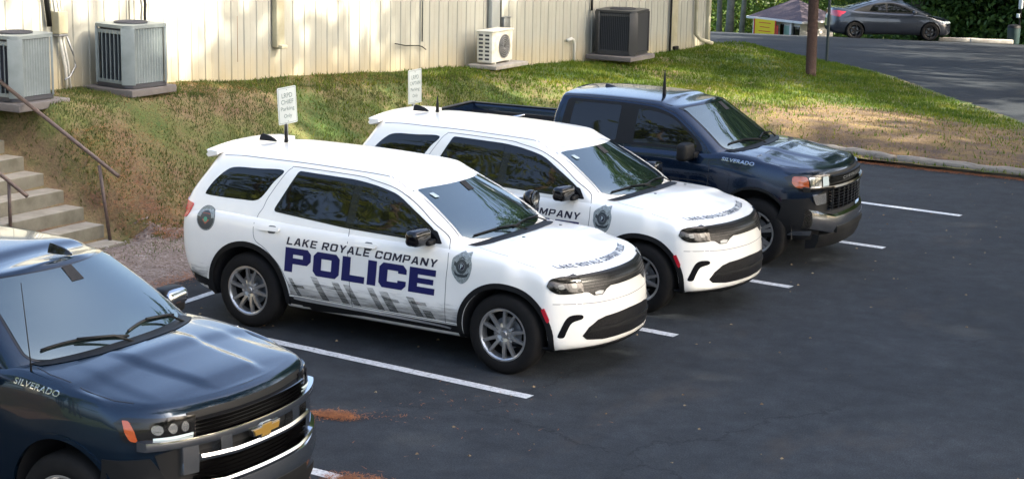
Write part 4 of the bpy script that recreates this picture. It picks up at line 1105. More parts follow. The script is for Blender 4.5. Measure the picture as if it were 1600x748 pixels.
# ------------------------------------------------------------------ lawn and bank
m_lawn, n, l, b, P = mat_nodes('lawn_soil')
sx = n.new('ShaderNodeSeparateXYZ'); l.new(P, sx.inputs[0])
t1 = noise_node(n, l, P, .55, 6, .65); t2 = noise_node(n, l, P, 3.2, 8, .75); t3 = noise_node(n, l, P, 30, 6, .8)
add = n.new('ShaderNodeMath'); add.operation = 'MULTIPLY_ADD'; l.new(t2.outputs['Fac'], add.inputs[0]); add.inputs[1].default_value = .55; l.new(t1.outputs['Fac'], add.inputs[2])
ygr = n.new('ShaderNodeMapRange'); ygr.inputs[1].default_value = -2; ygr.inputs[2].default_value = 13; ygr.inputs[3].default_value = -.05; ygr.inputs[4].default_value = .16; l.new(sx.outputs[1], ygr.inputs[0])
ad2 = n.new('ShaderNodeMath'); ad2.operation = 'ADD'; l.new(add.outputs[0], ad2.inputs[0]); l.new(ygr.outputs[0], ad2.inputs[1])
r = ramp(n, [(.64, (.14, .085, .052)), (.76, (.17, .13, .065)), (.88, (.11, .12, .035)), (1.0, (.05, .09, .015))]); l.new(ad2.outputs[0], r.inputs['Fac'])
r3 = ramp(n, [(.3, (.6, .6, .6)), (.5, (1, 1, 1)), (.7, (1.5, 1.4, 1.3))]); l.new(t3.outputs['Fac'], r3.inputs['Fac'])
c = mixc(n, l, 1., r.outputs['Color'], r3.outputs['Color'], 'MULTIPLY')
at = n.new('ShaderNodeAttribute'); at.attribute_name = 'bare'; tb_ = noise_node(n, l, P, 2.4, 8, .7, (.6, 1.6, 1)); rb = ramp(n, [(.35, (.085, .060, .048)), (.52, (.145, .098, .052)), (.65, (.20, .145, .055))]); l.new(tb_.outputs['Fac'], rb.inputs['Fac'])
c2 = mixc(n, l, 1., rb.outputs['Color'], r3.outputs['Color'], 'MULTIPLY'); c = mixc(n, l, at.outputs['Fac'], c, c2); l.new(c, b.inputs['Base Color']); b.inputs['Roughness'].default_value = .95
bp = n.new('ShaderNodeBump'); bp.inputs['Strength'].default_value = .8; bp.inputs['Distance'].default_value = .04; l.new(t3.outputs['Fac'], bp.inputs['Height']); l.new(bp.outputs['Normal'], b.inputs['Normal'])
xs = np.arange(-9.5, 5.01, .1); ys = np.arange(-16, 31.01, .1)
def lawn_ok(x, y): return (((x < -4.75) & (y < 12.9)) | (y >= 12.9)) & (kerb_d(x, y) > .0) & ~((x < -9.2) & (y > 24.2))
lw = grid_mesh('lawn', xs, ys, LZ, m_lawn, lawn_ok); lw['kind'] = 'structure'

# grass blades, dense and green on the right, thin and strawy beside the steps
def blades(name, N, area, dens, size, m, seed, width=.012):
    r_ = np.random.default_rng(seed); x = r_.uniform(area[0], area[1], N); y = r_.uniform(area[2], area[3], N)
    k = dens(x, y) > r_.uniform(0, 1, N); x, y = x[k], y[k]; n_ = len(x)
    z = LZ(x, y)-.01; h = size*r_.uniform(.45, 1.25, n_); a = r_.uniform(0, 2*np.pi, n_); ln = r_.uniform(.1, .75, n_)*h
    d = r_.uniform(0, 2*np.pi, n_); w_ = width*r_.uniform(.6, 1.4, n_)
    A = np.stack([x-np.cos(a)*w_, y-np.sin(a)*w_, z], 1); B = np.stack([x+np.cos(a)*w_, y+np.sin(a)*w_, z], 1)
    Cc = np.stack([x+np.cos(d)*ln, y+np.sin(d)*ln, z+h], 1)
    V = np.stack([A, B, Cc], 1).reshape(-1, 3).astype(np.float32)
    me = bpy.data.meshes.new(name); me.vertices.add(3*n_); me.vertices.foreach_set('co', V.ravel()); me.loops.add(3*n_); me.loops.foreach_set('vertex_index', np.arange(3*n_, dtype=np.int32))
    me.polygons.add(n_); me.polygons.foreach_set('loop_start', np.arange(0, 3*n_, 3, dtype=np.int32)); me.update(); me.validate()
    o = link(me, name, None, m, False); o['kind'] = 'stuff'; return o
def leafy(name, stops, scale, trans=.35, rough=.6):
    m, n, l, b, P = mat_nodes(name); t = noise_node(n, l, P, scale, 5, .7); r = ramp(n, stops); l.new(t.outputs['Fac'], r.inputs['Fac']); l.new(r.outputs['Color'], b.inputs['Base Color'])
    b.inputs['Roughness'].default_value = rough; b.inputs['Specular IOR Level'].default_value = .3
    tr = n.new('ShaderNodeBsdfTranslucent'); l.new(r.outputs['Color'], tr.inputs['Color']); mx = n.new('ShaderNodeMixShader'); mx.inputs[0].default_value = trans
    l.new(b.outputs[0], mx.inputs[1]); l.new(tr.outputs[0], mx.inputs[2]); l.new(mx.outputs[0], n['Material Output'].inputs['Surface']); return m
m_grass = leafy('grass_blade', [(.3, (.035, .080, .008)), (.50, (.095, .150, .012)), (.70, (.22, .22, .025))], 1.4, .5)
m_straw = leafy('dry_grass', [(.3, (.12, .08, .035)), (.5, (.22, .16, .07)), (.7, (.32, .24, .11))], 6, .25)
m_dull = leafy('dull_grass', [(.3, (.035, .06, .012)), (.5, (.07, .10, .02)), (.7, (.13, .13, .035))], 3, .3)
def clumpy(x, y, s=1.0): return .5+.5*hn(x, y, s)+.35*hn(x, y, 4.3*s)
def bare(x, y): # bare brown mound by the log
    return np.clip(1.25-np.hypot((x+.9)/3.9, (y-15.2)/2.5), 0, 1)
_co = np.empty(len(lw.data.vertices)*3, np.float32); lw.data.vertices.foreach_get('co', _co); _co = _co.reshape(-1, 3)
_at = lw.data.attributes.new('bare', 'FLOAT', 'POINT'); _at.data.foreach_set('value', np.clip(bare(_co[:, 0], _co[:, 1])*2.6-.2+.5*hn(_co[:, 0], _co[:, 1], 1.7), 0, 1).astype(np.float32))
def ok(x, y): return lawn_ok(x, y)*(kerb_d(x, y) > .15)*~((x < -6.3) & (x > -9.4) & (y > -.2) & (y < 1.4))
blades('grass', 210000, (-9.3, 4.5, 6., 30), lambda x, y: ok(x, y)*np.clip(.35+.9*clumpy(x, y), 0, 1)*np.clip((y-7)/6, .25, 1)*(1-.93*np.clip(bare(x, y)*1.8, 0, 1)), .075, m_grass, 1, .014)
blades('grass', 210000, (-9.3, -5.6, -4, 12), lambda x, y: ok(x, y)*np.clip(-.15+1.15*clumpy(x, y, 1.6), 0, .9)*np.clip((-5.75-x)/.8, 0, 1), .055, m_dull, 2, .007)
blades('dry_grass', 90000, (-9.3, -5.6, -4, 13), lambda x, y: ok(x, y)*np.clip(1.0-.9*clumpy(x, y, 1.6), .15, 1)*np.clip((-5.4-x)/.5, 0, 1), .030, m_straw, 3, .007)
blades('dry_grass', 60000, (-6, 4.5, 13, 26), lambda x, y: ok(x, y)*(.08+.75*np.clip(bare(x, y)*1.8, 0, 1)*np.clip(.2+clumpy(x, y, 2.), 0, 1)), .045, m_straw, 4, .010)

# gravel apron behind the stalls
m_grav = mat('gravel', (.24, .20, .18), .95, noise=(22, (.10, .07, .055), .38, .62), bump=(60, .9, .03))
gv = grid_mesh('gravel_path', np.arange(-7.0, -4.79, .1), np.arange(-3.5, 2.71, .1), lambda x, y: np.where(((x+5.9)/1.15)**2+((y+.2)/2.6)**2 < 1.1+.2*hn(x, y, 3), LZ(x, y)*1.0+.012, LZ(x, y)-.05), m_grav); gv['kind'] = 'structure'
def pebbles(name, N, area, m, smin, smax, keep, zf, seed):
    r_ = np.random.default_rng(seed); V = []; F = []
    base = [(1, 0, 0), (-.5, .85, 0), (-.5, -.85, 0), (.1, .1, .8)]
    for _ in range(N):
        x, y = r_.uniform(area[0], area[1]), r_.uniform(area[2], area[3])
        if not keep(x, y): continue
        s = r_.uniform(smin, smax); a = r_.uniform(0, 6.28); k = len(V); z = float(zf(x, y))
        for p in base: V.append((x+s*(p[0]*math.cos(a)-p[1]*math.sin(a)), y+s*(p[0]*math.sin(a)+p[1]*math.cos(a)), z+s*p[2]*r_.uniform(.5, 1)))
        F += [(k, k+1, k+3), (k+1, k+2, k+3), (k+2, k, k+3)]
    me = bpy.data.meshes.new(name); me.from_pydata(V, [], F); o = link(me, name, None, m, False); o['kind'] = 'stuff'; return o
pebbles('gravel', 5000, (-6.9, -4.75, -3, 2.5), mat('pebble', (.30, .27, .25), .9, noise=(5, (.13, .09, .07), .4, .6)), .008, .028, lambda x, y: ((x+5.9)/1.25)**2+((y+.2)/2.6)**2 < 1.1, lambda x, y: LZ(x, y)+.008, 5)

# ------------------------------------------------------------------ painted lines
m_line = bpy.data.materials.new('road_paint'); m_line.use_nodes = True
n = m_line.node_tree.nodes; l = m_line.node_tree.links; b = n['Principled BSDF']; tc = n.new('ShaderNodeTexCoord')
t = noise_node(n, l, tc.outputs['Object'], 26, 8, .8); r = ramp(n, [(.36, (.08, .085, .09)), (.45, (.46, .48, .49)), (.64, (.66, .68, .69))]); l.new(t.outputs['Fac'], r.inputs['Fac']); l.new(r.outputs['Color'], b.inputs['Base Color']); b.inputs['Roughness'].default_value = .7
sk = -.0604
def strip(name, p, d, L, w_, m=m_line, z=.004, label=None):
    bm = bmesh.new(); d = Vector(d).normalized(); q = Vector((-d.y, d.x)); n_ = max(2, int(L/.15)); A = []
    for i in range(n_+1):
        c = Vector(p)+d*L*i/n_; j = random.uniform(-.004, .004)
        A.append((bm.verts.new((c.x+q.x*(w_/2+j), c.y+q.y*(w_/2+j), z)), bm.verts.new((c.x-q.x*(w_/2-j), c.y-q.y*(w_/2-j), z))))
    for u, v in zip(A, A[1:]): bm.faces.new((u[0], v[0], v[1], u[1]))
    bmesh.ops.recalc_face_normals(bm, faces=bm.faces)
    if bm.faces[:][0].normal.z < 0: bmesh.ops.reverse_faces(bm, faces=bm.faces)
    o = from_bm(bm, name, None, m, False); o['kind'] = 'structure'; return o
for k in range(-1, 5):
    ex, ey = .5887+.150*k, -1.418+2.717*k
    strip('parking_line', (ex, ey), (-math.cos(sk), -math.sin(sk)), 5.0, .125)
strip('parking_line', (-4.22, -1.5), (-.05, 1), 2.9, .10)
# old faint patches
m_patch = mat('worn_patch', (.085, .09, .095), .85, noise=(20, (.05, .055, .06), .4, .6))
for p_, L, w_, a_ in (((5.15, 3.25), .35, .14, .6), ((2.9, 8.9), .4, .14, .9)):
    strip('worn_patch', p_, (math.cos(a_), math.sin(a_)), L, w_, m_patch)

# kerb beside the upper road, timber edging, walk slab
m_conc = mat('concrete', (.36, .34, .30), .9, noise=(5, (.22, .20, .17), .3, .65), bump=(90, .5, .004))
bm = bmesh.new(); P_ = [Vector((x, y, float(H(np.array(x), np.array(y))))) for x, y in catmull(KERB.tolist(), 5, False)]
rows = []
for i, p in enumerate(P_):
    d = (P_[min(i+1, len(P_)-1)]-P_[max(0, i-1)]); q = Vector((-d.y, d.x, 0)).normalized()
    rows.append([bm.verts.new(p+q*a_+Vector((0, 0, z_))) for a_, z_ in ((-.06, -.1), (-.06, .035), (.16, .05), (.16, -.1))])
for A, B in zip(rows, rows[1:]):
    for i in range(3): bm.faces.new((A[i], A[i+1], B[i+1], B[i]))
bmesh.ops.recalc_face_normals(bm, faces=bm.faces)
o = from_bm(bm, 'kerb', None, m_conc, False); o['kind'] = 'structure'
m_log = bpy.data.materials.new('weathered_timber'); m_log.use_nodes = True
n = m_log.node_tree.nodes; l = m_log.node_tree.links; b = n['Principled BSDF']; tc = n.new('ShaderNodeTexCoord')
t = noise_node(n, l, tc.outputs['Object'], 7, 8, .75, (.25, 3, 3)); r = ramp(n, [(.3, (.09, .075, .06)), (.5, (.24, .21, .17)), (.7, (.36, .33, .28))]); l.new(t.outputs['Fac'], r.inputs['Fac']); l.new(r.outputs['Color'], b.inputs['Base Color']); b.inputs['Roughness'].default_value = .9
bp = n.new('ShaderNodeBump'); bp.inputs['Strength'].default_value = .8; bp.inputs['Distance'].default_value = .02; l.new(t.outputs['Fac'], bp.inputs['Height']); l.new(bp.outputs['Normal'], b.inputs['Normal'])
for i, (a_, b_, lab) in enumerate((((-4.3, 13.9, .10), (-1.05, 13.1, .08), 'weathered grey timber edging log behind the nose of the far blue pickup'), ((-1.0, 13.09, .075), (4.6, 13.05, .07), 'long weathered timber edging log running off past the brown mound to the right edge'))):
    bm = bmesh.new(); A = Vector(a_); B = Vector(b_); pts = [A+(B-A)*t_+Vector((0, .012*math.sin(9*t_), .006*math.sin(17*t_))) for t_ in np.linspace(0, 1, 26)]
    tube(bm, pts, .085, 12, rr=[.082+.010*math.sin(k*1.7)+.004*math.sin(k*4.1) for k in range(26)])
    tag(from_bm(bm, 'edging_log', None, m_log), lab, 'log', 'timber edging logs between lot and mound')

# small litter on the lot
pebbles('leaf_litter', 420, (-4.5, 9, -9, 12.8), mat('dry_leaf', (.22, .17, .10), .8, noise=(3, (.10, .06, .03), .4, .6)), .008, .024, lambda x, y: True, lambda x, y: .0, 77)
# pine straw
m_ps = mat('pine_straw', (.36, .13, .04), .85, noise=(9, (.17, .06, .02), .35, .65))
def straw(N, fn, seed, zf, L=.09):
    r_ = np.random.default_rng(seed); V = []; F = []
    for i in range(N):
        x, y = fn(r_); a_ = r_.uniform(0, math.pi); q = L*r_.uniform(.4, 1); z = float(zf(x, y))+r_.uniform(.004, .022); w_ = .0032
        dx, dy = math.cos(a_)*q/2, math.sin(a_)*q/2; k = len(V)
        V += [(x-dx-dy*w_/q, y-dy+dx*w_/q, z), (x+dx, y+dy, z+r_.uniform(-.004, .012)), (x-dx+dy*w_/q*3, y-dy-dx*w_/q*3, z)]; F.append((k, k+1, k+2))
    me = bpy.data.meshes.new('pine_straw'); me.from_pydata(V, [], F); o = link(me, 'pine_straw', None, m_ps, False); o['kind'] = 'stuff'
def blob(cx, cy, sx_, sy_, rot_):
    def f(r_):
        a_, b_ = r_.normal(0, sx_), r_.normal(0, sy_); return cx+a_*math.cos(rot_)-b_*math.sin(rot_), cy+a_*math.sin(rot_)+b_*math.cos(rot_)
    return f
Z0 = lambda x, y: .003
straw(620, blob(-.52, -2.86, .11, .06, .35), 1, Z0, .10); straw(50, blob(-.20, -2.66, .28, .08, .6), 2, Z0, .06)
straw(560, blob(.60, -4.12, .13, .07, .2), 3, Z0, .10); straw(60, blob(.3, -2.0, .6, .5, .2), 4, Z0, .06)
straw(6000, lambda r_: (r_.uniform(-4.2, 4.5), 12.93+abs(r_.normal(0, .09))*-1+.02), 5, Z0); straw(2500, lambda r_: (r_.uniform(-4.2, 4.5), 13.25+abs(r_.normal(0, .12))), 6, lambda x, y: max(.05, float(LZ(x, y))))
straw(2200, lambda r_: (-4.95+r_.normal(0, .12), r_.uniform(-3, 2)), 7, lambda x, y: .01)
straw(5000, lambda r_: (r_.uniform(-8.0, -6.2), 1.45+abs(r_.normal(0, .9))), 8, lambda x, y: float(LZ(x, y))+.01)
straw(2500, lambda r_: (r_.normal(-8.75, .35), r_.choice([3.9, 5.2, 6.4, 8.3, 9.2, 13.4, 17.8])+r_.normal(0, .45)), 9, lambda x, y: float(LZ(x, y))+.01)

# ------------------------------------------------------------------ metal building
WX = -9.4
m_wall, n, l, b, P = mat_nodes('cream_metal_siding')
sp = n.new('ShaderNodeSeparateXYZ'); l.new(P, sp.inputs[0])
t = noise_node(n, l, P, 1.1, 7, .7, (1, 1, .55)); r = ramp(n, [(.3, (.30, .30, .255)), (.6, (.37, .37, .32))]); l.new(t.outputs['Fac'], r.inputs['Fac'])
# mud splash staining: follows the sloping ground line
zz = n.new('ShaderNodeMath'); zz.operation = 'MULTIPLY_ADD'; l.new(sp.outputs[1], zz.inputs[0]); zz.inputs[1].default_value = .060; l.new(sp.outputs[2], zz.inputs[2])
t2 = noise_node(n, l, P, 2.6, 8, .75, (1, 1, .35))
m2 = n.new('ShaderNodeMath'); m2.operation = 'MULTIPLY_ADD'; l.new(t2.outputs['Fac'], m2.inputs[0]); m2.inputs[1].default_value = -.9; l.new(zz.outputs[0], m2.inputs[2])
mr = n.new('ShaderNodeMapRange'); mr.inputs[1].default_value = 1.22; mr.inputs[2].default_value = 1.85; mr.inputs[3].default_value = .62; mr.inputs[4].default_value = 0; l.new(m2.outputs[0], mr.inputs[0])
c = mixc(n, l, mr.outputs[0], r.outputs['Color'], (.42, .33, .17)); l.new(c, b.inputs['Base Color']); b.inputs['Roughness'].default_value = .42; b.inputs['Metallic'].default_value = .0
m_trim = mat('cream_trim', (.42, .40, .29), .5, noise=(3, (.32, .29, .19), .3, .6))
bld = empty('metal_building', (0, 0, 0), 0, 'long cream ribbed metal building along the top of the grass bank', 'building')
bm = bmesh.new(); ys = [-16.]; off = [0.]
prof = []
y = -16.
while y < 23.75:
    prof += [(y, 0), (y+.12, 0), (y+.128, .004), (y+.136, 0), (y+.262, 0), (y+.272, .017), (y+.294, .017), (y+.305, 0)]
    y += .305
prof = [(a_, b_) for a_, b_ in prof if a_ < 23.8] + [(23.8, 0)]
bot = []; top = []
for a_, b_ in prof:
    bot.append(bm.verts.new((WX+b_, a_, zwall(a_)-.5))); top.append(bm.verts.new((WX+b_, a_, 4.1)))
for i in range(len(prof)-1):
    bm.faces.new((bot[i], bot[i+1], top[i+1], top[i]))
c1 = [bm.verts.new(p) for p in ((WX, 23.8, -.2), (WX-16, 23.8, -.2), (WX-16, 23.8, 4.1), (WX, 23.8, 4.1))]; bm.faces.new(c1)
bmesh.ops.recalc_face_normals(bm, faces=bm.faces)
from_bm(bm, 'wall', bld, m_wall, False)
bm = bmesh.new()
rf = [[(WX+.35, y_, 4.06), (WX+.35, y_, 4.16), (WX-8, y_, 4.9), (WX-16.4, y_, 4.16), (WX-16.4, y_, 4.06)] for y_ in (-16.3, 24.1)]
A, B = [[bm.verts.new(p) for p in s_] for s_ in rf]
for i in range(5): bm.faces.new((A[i], A[(i+1) % 5], B[(i+1) % 5], B[i]))
bm.faces.new(A); bm.faces.new(B[::-1]); bmesh.ops.recalc_face_normals(bm, faces=bm.faces)
from_bm(bm, 'roof', bld, mat('metal_roof', (.45, .46, .45), .4), False)
rbox('corner_trim', bld, m_trim, (WX+.03, 23.80, 2.0), (.10, .12, 4.1), .01)
rbox('door_jamb', bld, m_trim, (WX+.035, 21.95, 2.2), (.07, .30, 3.7), .008)
rbox('joint_strip', bld, black_plastic, (WX+.06, 21.76, 2.25), (.03, .05, 3.6), .005)
rbox('joint_strip', bld, black_plastic, (WX+.05, 18.03, 2.85), (.03, .055, 2.35), .005)
def piece(name, parent, m, pts, r_, seg=8):
    bm = bmesh.new(); tube(bm, pts, r_, seg); return from_bm(bm, name, parent, m)
ds = rbox('downspout', bld, m_trim, (WX+.07, 7.61, 2.9), (.10, .20, 2.3), .012)
rbox('downspout_elbow', ds, m_trim, (WX+.12, 7.61, 1.76), (.15, .14, .06), .012)
piece('conduit', bld, steel, [(WX+.05, 11.73, 4.05), (WX+.05, 11.73, 1.52)], .014)
piece('cable', bld, black_plastic, [(WX+.05, 10.88, 1.55), (WX+.06, 11.2, 1.49), (WX+.06, 11.6, 1.46), (WX+.05, 11.73, 1.43), (WX+.05, 11.85, 1.37)], .010, 6)
gl = mat('line_cover_grey', (.30, .32, .31), .5)
rbox('line_cover', bld, gl, (WX+.07, 14.13, 2.7), (.09, .30, 2.7), .02)
piece('conduit', bld, steel, [(WX+.05, 14.40, 4.05), (WX+.05, 14.40, 1.4)], .022)
tb = rbox('disconnect_box', bld, steel, (WX+.08, 14.50, 1.62), (.12, .24, .28), .012)
rbox('cover_lip', tb, steel, (WX+.08, 14.50, 1.77), (.15, .27, .02), .004)
pw = mat('white_pvc', (.50, .50, .46), .4)
piece('drain_pipe', bld, pw, [(WX+.07, 16.98, 1.14), (WX+.07, 17.15, 1.16), (WX+.07, 17.24, 1.13), (WX+.07, 17.28, 1.05), (WX+.07, 17.28, .60)], .032, 10)
piece('supply_pipe', bld, pw, [(WX+.07, 2.70, 4.05), (WX+.07, 2.74, 3.0), (WX+.08, 2.86, 2.2), (WX+.07, 2.95, 1.85), (WX+.06, 2.98, 1.45)], .026, 10)
piece('supply_pipe', bld, pw, [(WX+.06, 2.80, 4.05), (WX+.06, 2.82, 3.0), (WX+.07, 2.93, 2.2), (WX+.07, 3.0, 1.9), (WX+.06, 3.05, 1.5)], .018, 8)
piece('insulated_line', bld, black_plastic, [(WX+.06, 2.58, 4.05), (WX+.07, 2.62, 2.9), (WX+.07, 2.68, 2.42)], .036, 10)
piece('insulated_line', bld, black_plastic, [(WX+.05, 4.54, 4.05), (WX+.06, 4.55, 2.75), (WX+.055, 4.58, 2.6), (WX+.06, 4.56, 2.45), (WX+.05, 4.58, 2.2)], .022, 8)
piece('cable', bld, steel, [(WX+.04, 4.26, 4.05), (WX+.04, 4.26, 2.3)], .010, 6)
piece('cable', bld, steel, [(WX+.06, 3.0, 2.26), (WX+.08, 3.08, 2.05), (WX+.10, 3.12, 1.85), (WX+.08, 3.03, 1.72), (WX+.1, 2.9, 1.68)], .014, 8)
mb = rbox('meter_box', bld, m_trim, (WX+.08, 2.86, 2.46), (.14, .17, .30), .01)
rbox('box_base', mb, steel, (WX+.08, 2.86, 2.29), (.13, .16, .03), .004)
piece('conduit', bld, pw, [(WX+.06, 2.90, 4.05), (WX+.06, 2.90, 2.60)], .016)
rbox('wall_vent', bld, black_plastic, (WX+.07, 21.97, .56), (.14, .20, .15), .02)
sp_ = piece('downspout', bld, m_trim, [(WX+.08, 23.04, 4.05), (WX+.08, 23.05, .82), (WX+.16, 23.15, .70), (WX+.34, 23.42, .60)], .045, 8)
piece('wall_seam', bld, mat('rust_stain', (.20, .10, .05), .9), [(WX+.05, 6.63, 2.3), (WX+.05, 6.63, 1.6)], .004, 5)

# ------------------------------------------------------------------ air-conditioning units
m_acg = mat('grey_steel_cabinet', (.20, .235, .235), .45, noise=(4, (.16, .19, .19), .35, .6))
m_coil = mat('dark_coil', (.035, .037, .045), .6)
m_pad = mat('pad_concrete', (.13, .12, .115), .95, noise=(8, (.11, .10, .095), .35, .6), bump=(60, .5, .004))
def ac_unit(loc, rz, S, Hh, label, body_m, louvre_m, open_side, group=None, cat='air conditioner', padw=.2, fine=False):
    """open_side: local direction (0 = -Y face) whose louvres show the dark coil between them"""
    e = empty('air_conditioner', loc, rz, label, cat, group)
    h = S/2; c_ = .085
    def octo(s, cc): return [(s-cc, -s), (s, -s+cc), (s, s-cc), (s-cc, s), (-s+cc, s), (-s, s-cc), (-s, -s+cc), (-s+cc, -s)]
    def prism(name, s, cc, z0, z1, m, parent=e):
        bm = bmesh.new(); P0 = rnd(octo(s, cc), .03, 3); a_ = [bm.verts.new((x, y, z0)) for x, y in P0]; b_ = [bm.verts.new((x, y, z1)) for x, y in P0]
        k = len(P0)
        for i in range(k): bm.faces.new((a_[i], a_[(i+1) % k], b_[(i+1) % k], b_[i]))
        bm.faces.new(a_[::-1]); bm.faces.new(b_); return from_bm(bm, name, parent, m, True, auto=35)
    prism('coil', h-.035, c_, .05, Hh-.05, m_coil)
    prism('base_pan', h+.005, c_, .01, .065, m_coil if not fine else body_m)
    lid = prism('lid', h+.012, c_, Hh-.045, Hh, body_m)
    bm = bmesh.new(); tube(bm, [(S*.30*math.cos(a_), S*.30*math.sin(a_), Hh+.012) for a_ in np.linspace(0, 2*math.pi, 30)], .01, 6, caps=False)
    for q in np.linspace(-.26, .26, 14)*S/.75: L = math.sqrt(max(0, (S*.30)**2-q*q)); tube(bm, [(q, -L, Hh+.012), (q, L, Hh+.012)], .005, 5)
    from_bm(bm, 'fan_grille', lid, m_coil)
    # corner posts
    for k in range(4):
        a_ = math.pi/4+k*math.pi/2; rr_ = math.hypot(h-c_/2, h-c_/2)
        bm = bmesh.new(); bx(bm, (rr_, 0, Hh/2+.008), (.03, .19, Hh-.09), .01)
        for v in bm.verts: x, y = v.co.x, v.co.y; v.co.x = x*math.cos(a_)-y*math.sin(a_); v.co.y = x*math.sin(a_)+y*math.cos(a_)
        from_bm(bm, 'corner_post', e, body_m, True, auto=35)
    # louvred sides: upright slats, angled
    for k in range(4):
        a_ = k*math.pi/2; closed = (k != open_side)
        bm = bmesh.new(); W_ = S-2*c_-.06; n_ = 6 if not fine else 16
        if closed:
            n2 = 11 if not fine else 22; pr = []
            for i in range(n2*2+1): pr.append((-W_/2+W_*i/(n2*2), h-.012+(.018 if i % 2 else 0)))
            A = [bm.verts.new((pr_[1], pr_[0], .07)) for pr_ in pr]; B = [bm.verts.new((pr_[1], pr_[0], Hh-.05)) for pr_ in pr]
            for i in range(len(pr)-1): bm.faces.new((A[i], A[i+1], B[i+1], B[i]))
        else:
            for i in range(n_+1):
                y0 = -W_/2+W_*i/n_
                bx(bm, (h-.012, y0, Hh/2+.005), (.045, .012, Hh-.16), 0, rot=Matrix.Rotation(.5, 3, 'Z'))
            for z_ in (.085, Hh-.10): bx(bm, (h-.005, 0, z_), (.02, W_, .05), .004)
        R_ = a_-math.pi/2
        for v in bm.verts: x, y = v.co.x, v.co.y; v.co.x = x*math.cos(R_)-y*math.sin(R_); v.co.y = x*math.sin(R_)+y*math.cos(R_)
        bmesh.ops.recalc_face_normals(bm, faces=bm.faces)
        from_bm(bm, 'louvre_panel', e, louvre_m, False)
    return e
ac_unit((-8.80, 3.68, 1.575), R(-8), .74, .86, 'square grey air conditioner with dark open louvres, behind the steps handrail to its left', m_acg, m_acg, 0, 'grey air conditioners by the steps')
ac_unit((-8.88, 1.62, 1.60), R(0), .72, .84, 'grey air conditioner cut by the left edge of the photo', m_acg, m_acg, 0, 'grey air conditioners by the steps')
for y_, w_, lab, z_, s_ in ((3.68, .90, 'grey concrete pad under the square grey air conditioner', 1.57, 0), (1.62, .90, 'concrete pad under the leftmost grey air conditioner', 1.595, 0)):
    pd = rbox('concrete_pad', None, m_pad, (-8.84, y_, z_-.045), (w_, w_, .10), .012); tag(pd, lab, 'concrete pad', 'concrete pads under the units')
m_dk = mat('charcoal_cabinet', (.030, .032, .036), .4)
ac_unit((-8.80, 18.35, .80), R(6), .88, .92, 'large dark charcoal air conditioner near the far end of the building', m_dk, m_dk, 0, fine=True)
tag(rbox('concrete_pad', None, m_pad, (-8.80, 18.3, .755), (1.05, 1.10, .09), .012), 'flat pad under the large dark air conditioner', 'concrete pad', 'concrete pads under the units')
# small heat pump with round fan grille
e = empty('heat_pump', (-8.95, 13.55, 1.03), R(4), 'small white split-system outdoor unit with round fan grille', 'heat pump')
m_wu = mat('white_enamel', (.66, .65, .58), .45, noise=(6, (.52, .48, .36), .3, .55))
rbox('cabinet', e, m_wu, (0, 0, .30), (.32, .82, .56), .02); rbox('top_cover', e, m_wu, (0, 0, .592), (.35, .85, .03), .008)
bm = bmesh.new()
for r_ in (.06, .10, .14, .18, .215): tube(bm, [(.175, .06+r_*math.cos(a_), .30+r_*math.sin(a_)) for a_ in np.linspace(0, 2*math.pi, 33)], .006, 5, caps=False)
for a_ in np.linspace(0, 2*math.pi, 17)[:-1]: tube(bm, [(.172, .06+.03*math.cos(a_), .30+.03*math.sin(a_)), (.172, .06+.22*math.cos(a_), .30+.22*math.sin(a_))], .004, 4)
from_bm(bm, 'fan_grille', e, mat('grille_wire', (.25, .25, .24), .5))
bm = bmesh.new(); vs = [bm.verts.new((.162, .06+.215*math.cos(a_), .30+.215*math.sin(a_))) for a_ in np.linspace(0, 2*math.pi, 33)[:-1]]; bm.faces.new(vs); from_bm(bm, 'fan_opening', e, mat('fan_dark', (.10, .10, .10), .7), False)
for i in range(2):
    bm = bmesh.new(); bx(bm, (-.075+i*.13, -.4105, .306), (.095, .004, .50), .0)
    vt_ = from_bm(bm, 'side_vent', e, m_wu, False); bm = bmesh.new()
    for j in range(7): bx(bm, (-.075+i*.13, -.413, .09+j*.072), (.085, .006, .036), .0)
    from_bm(bm, 'vent_slots', vt_, m_coil, False)
for y_ in (-.28, .28): rbox('foot', e, m_wu, (0, y_, .01), (.34, .05, .03), .004)
tag(rbox('concrete_pad', None, m_conc, (-8.9, 13.6, .985), (.62, 1.15, .07), .01), 'pale pad under the small white split-system unit', 'concrete pad', 'concrete pads under the units')

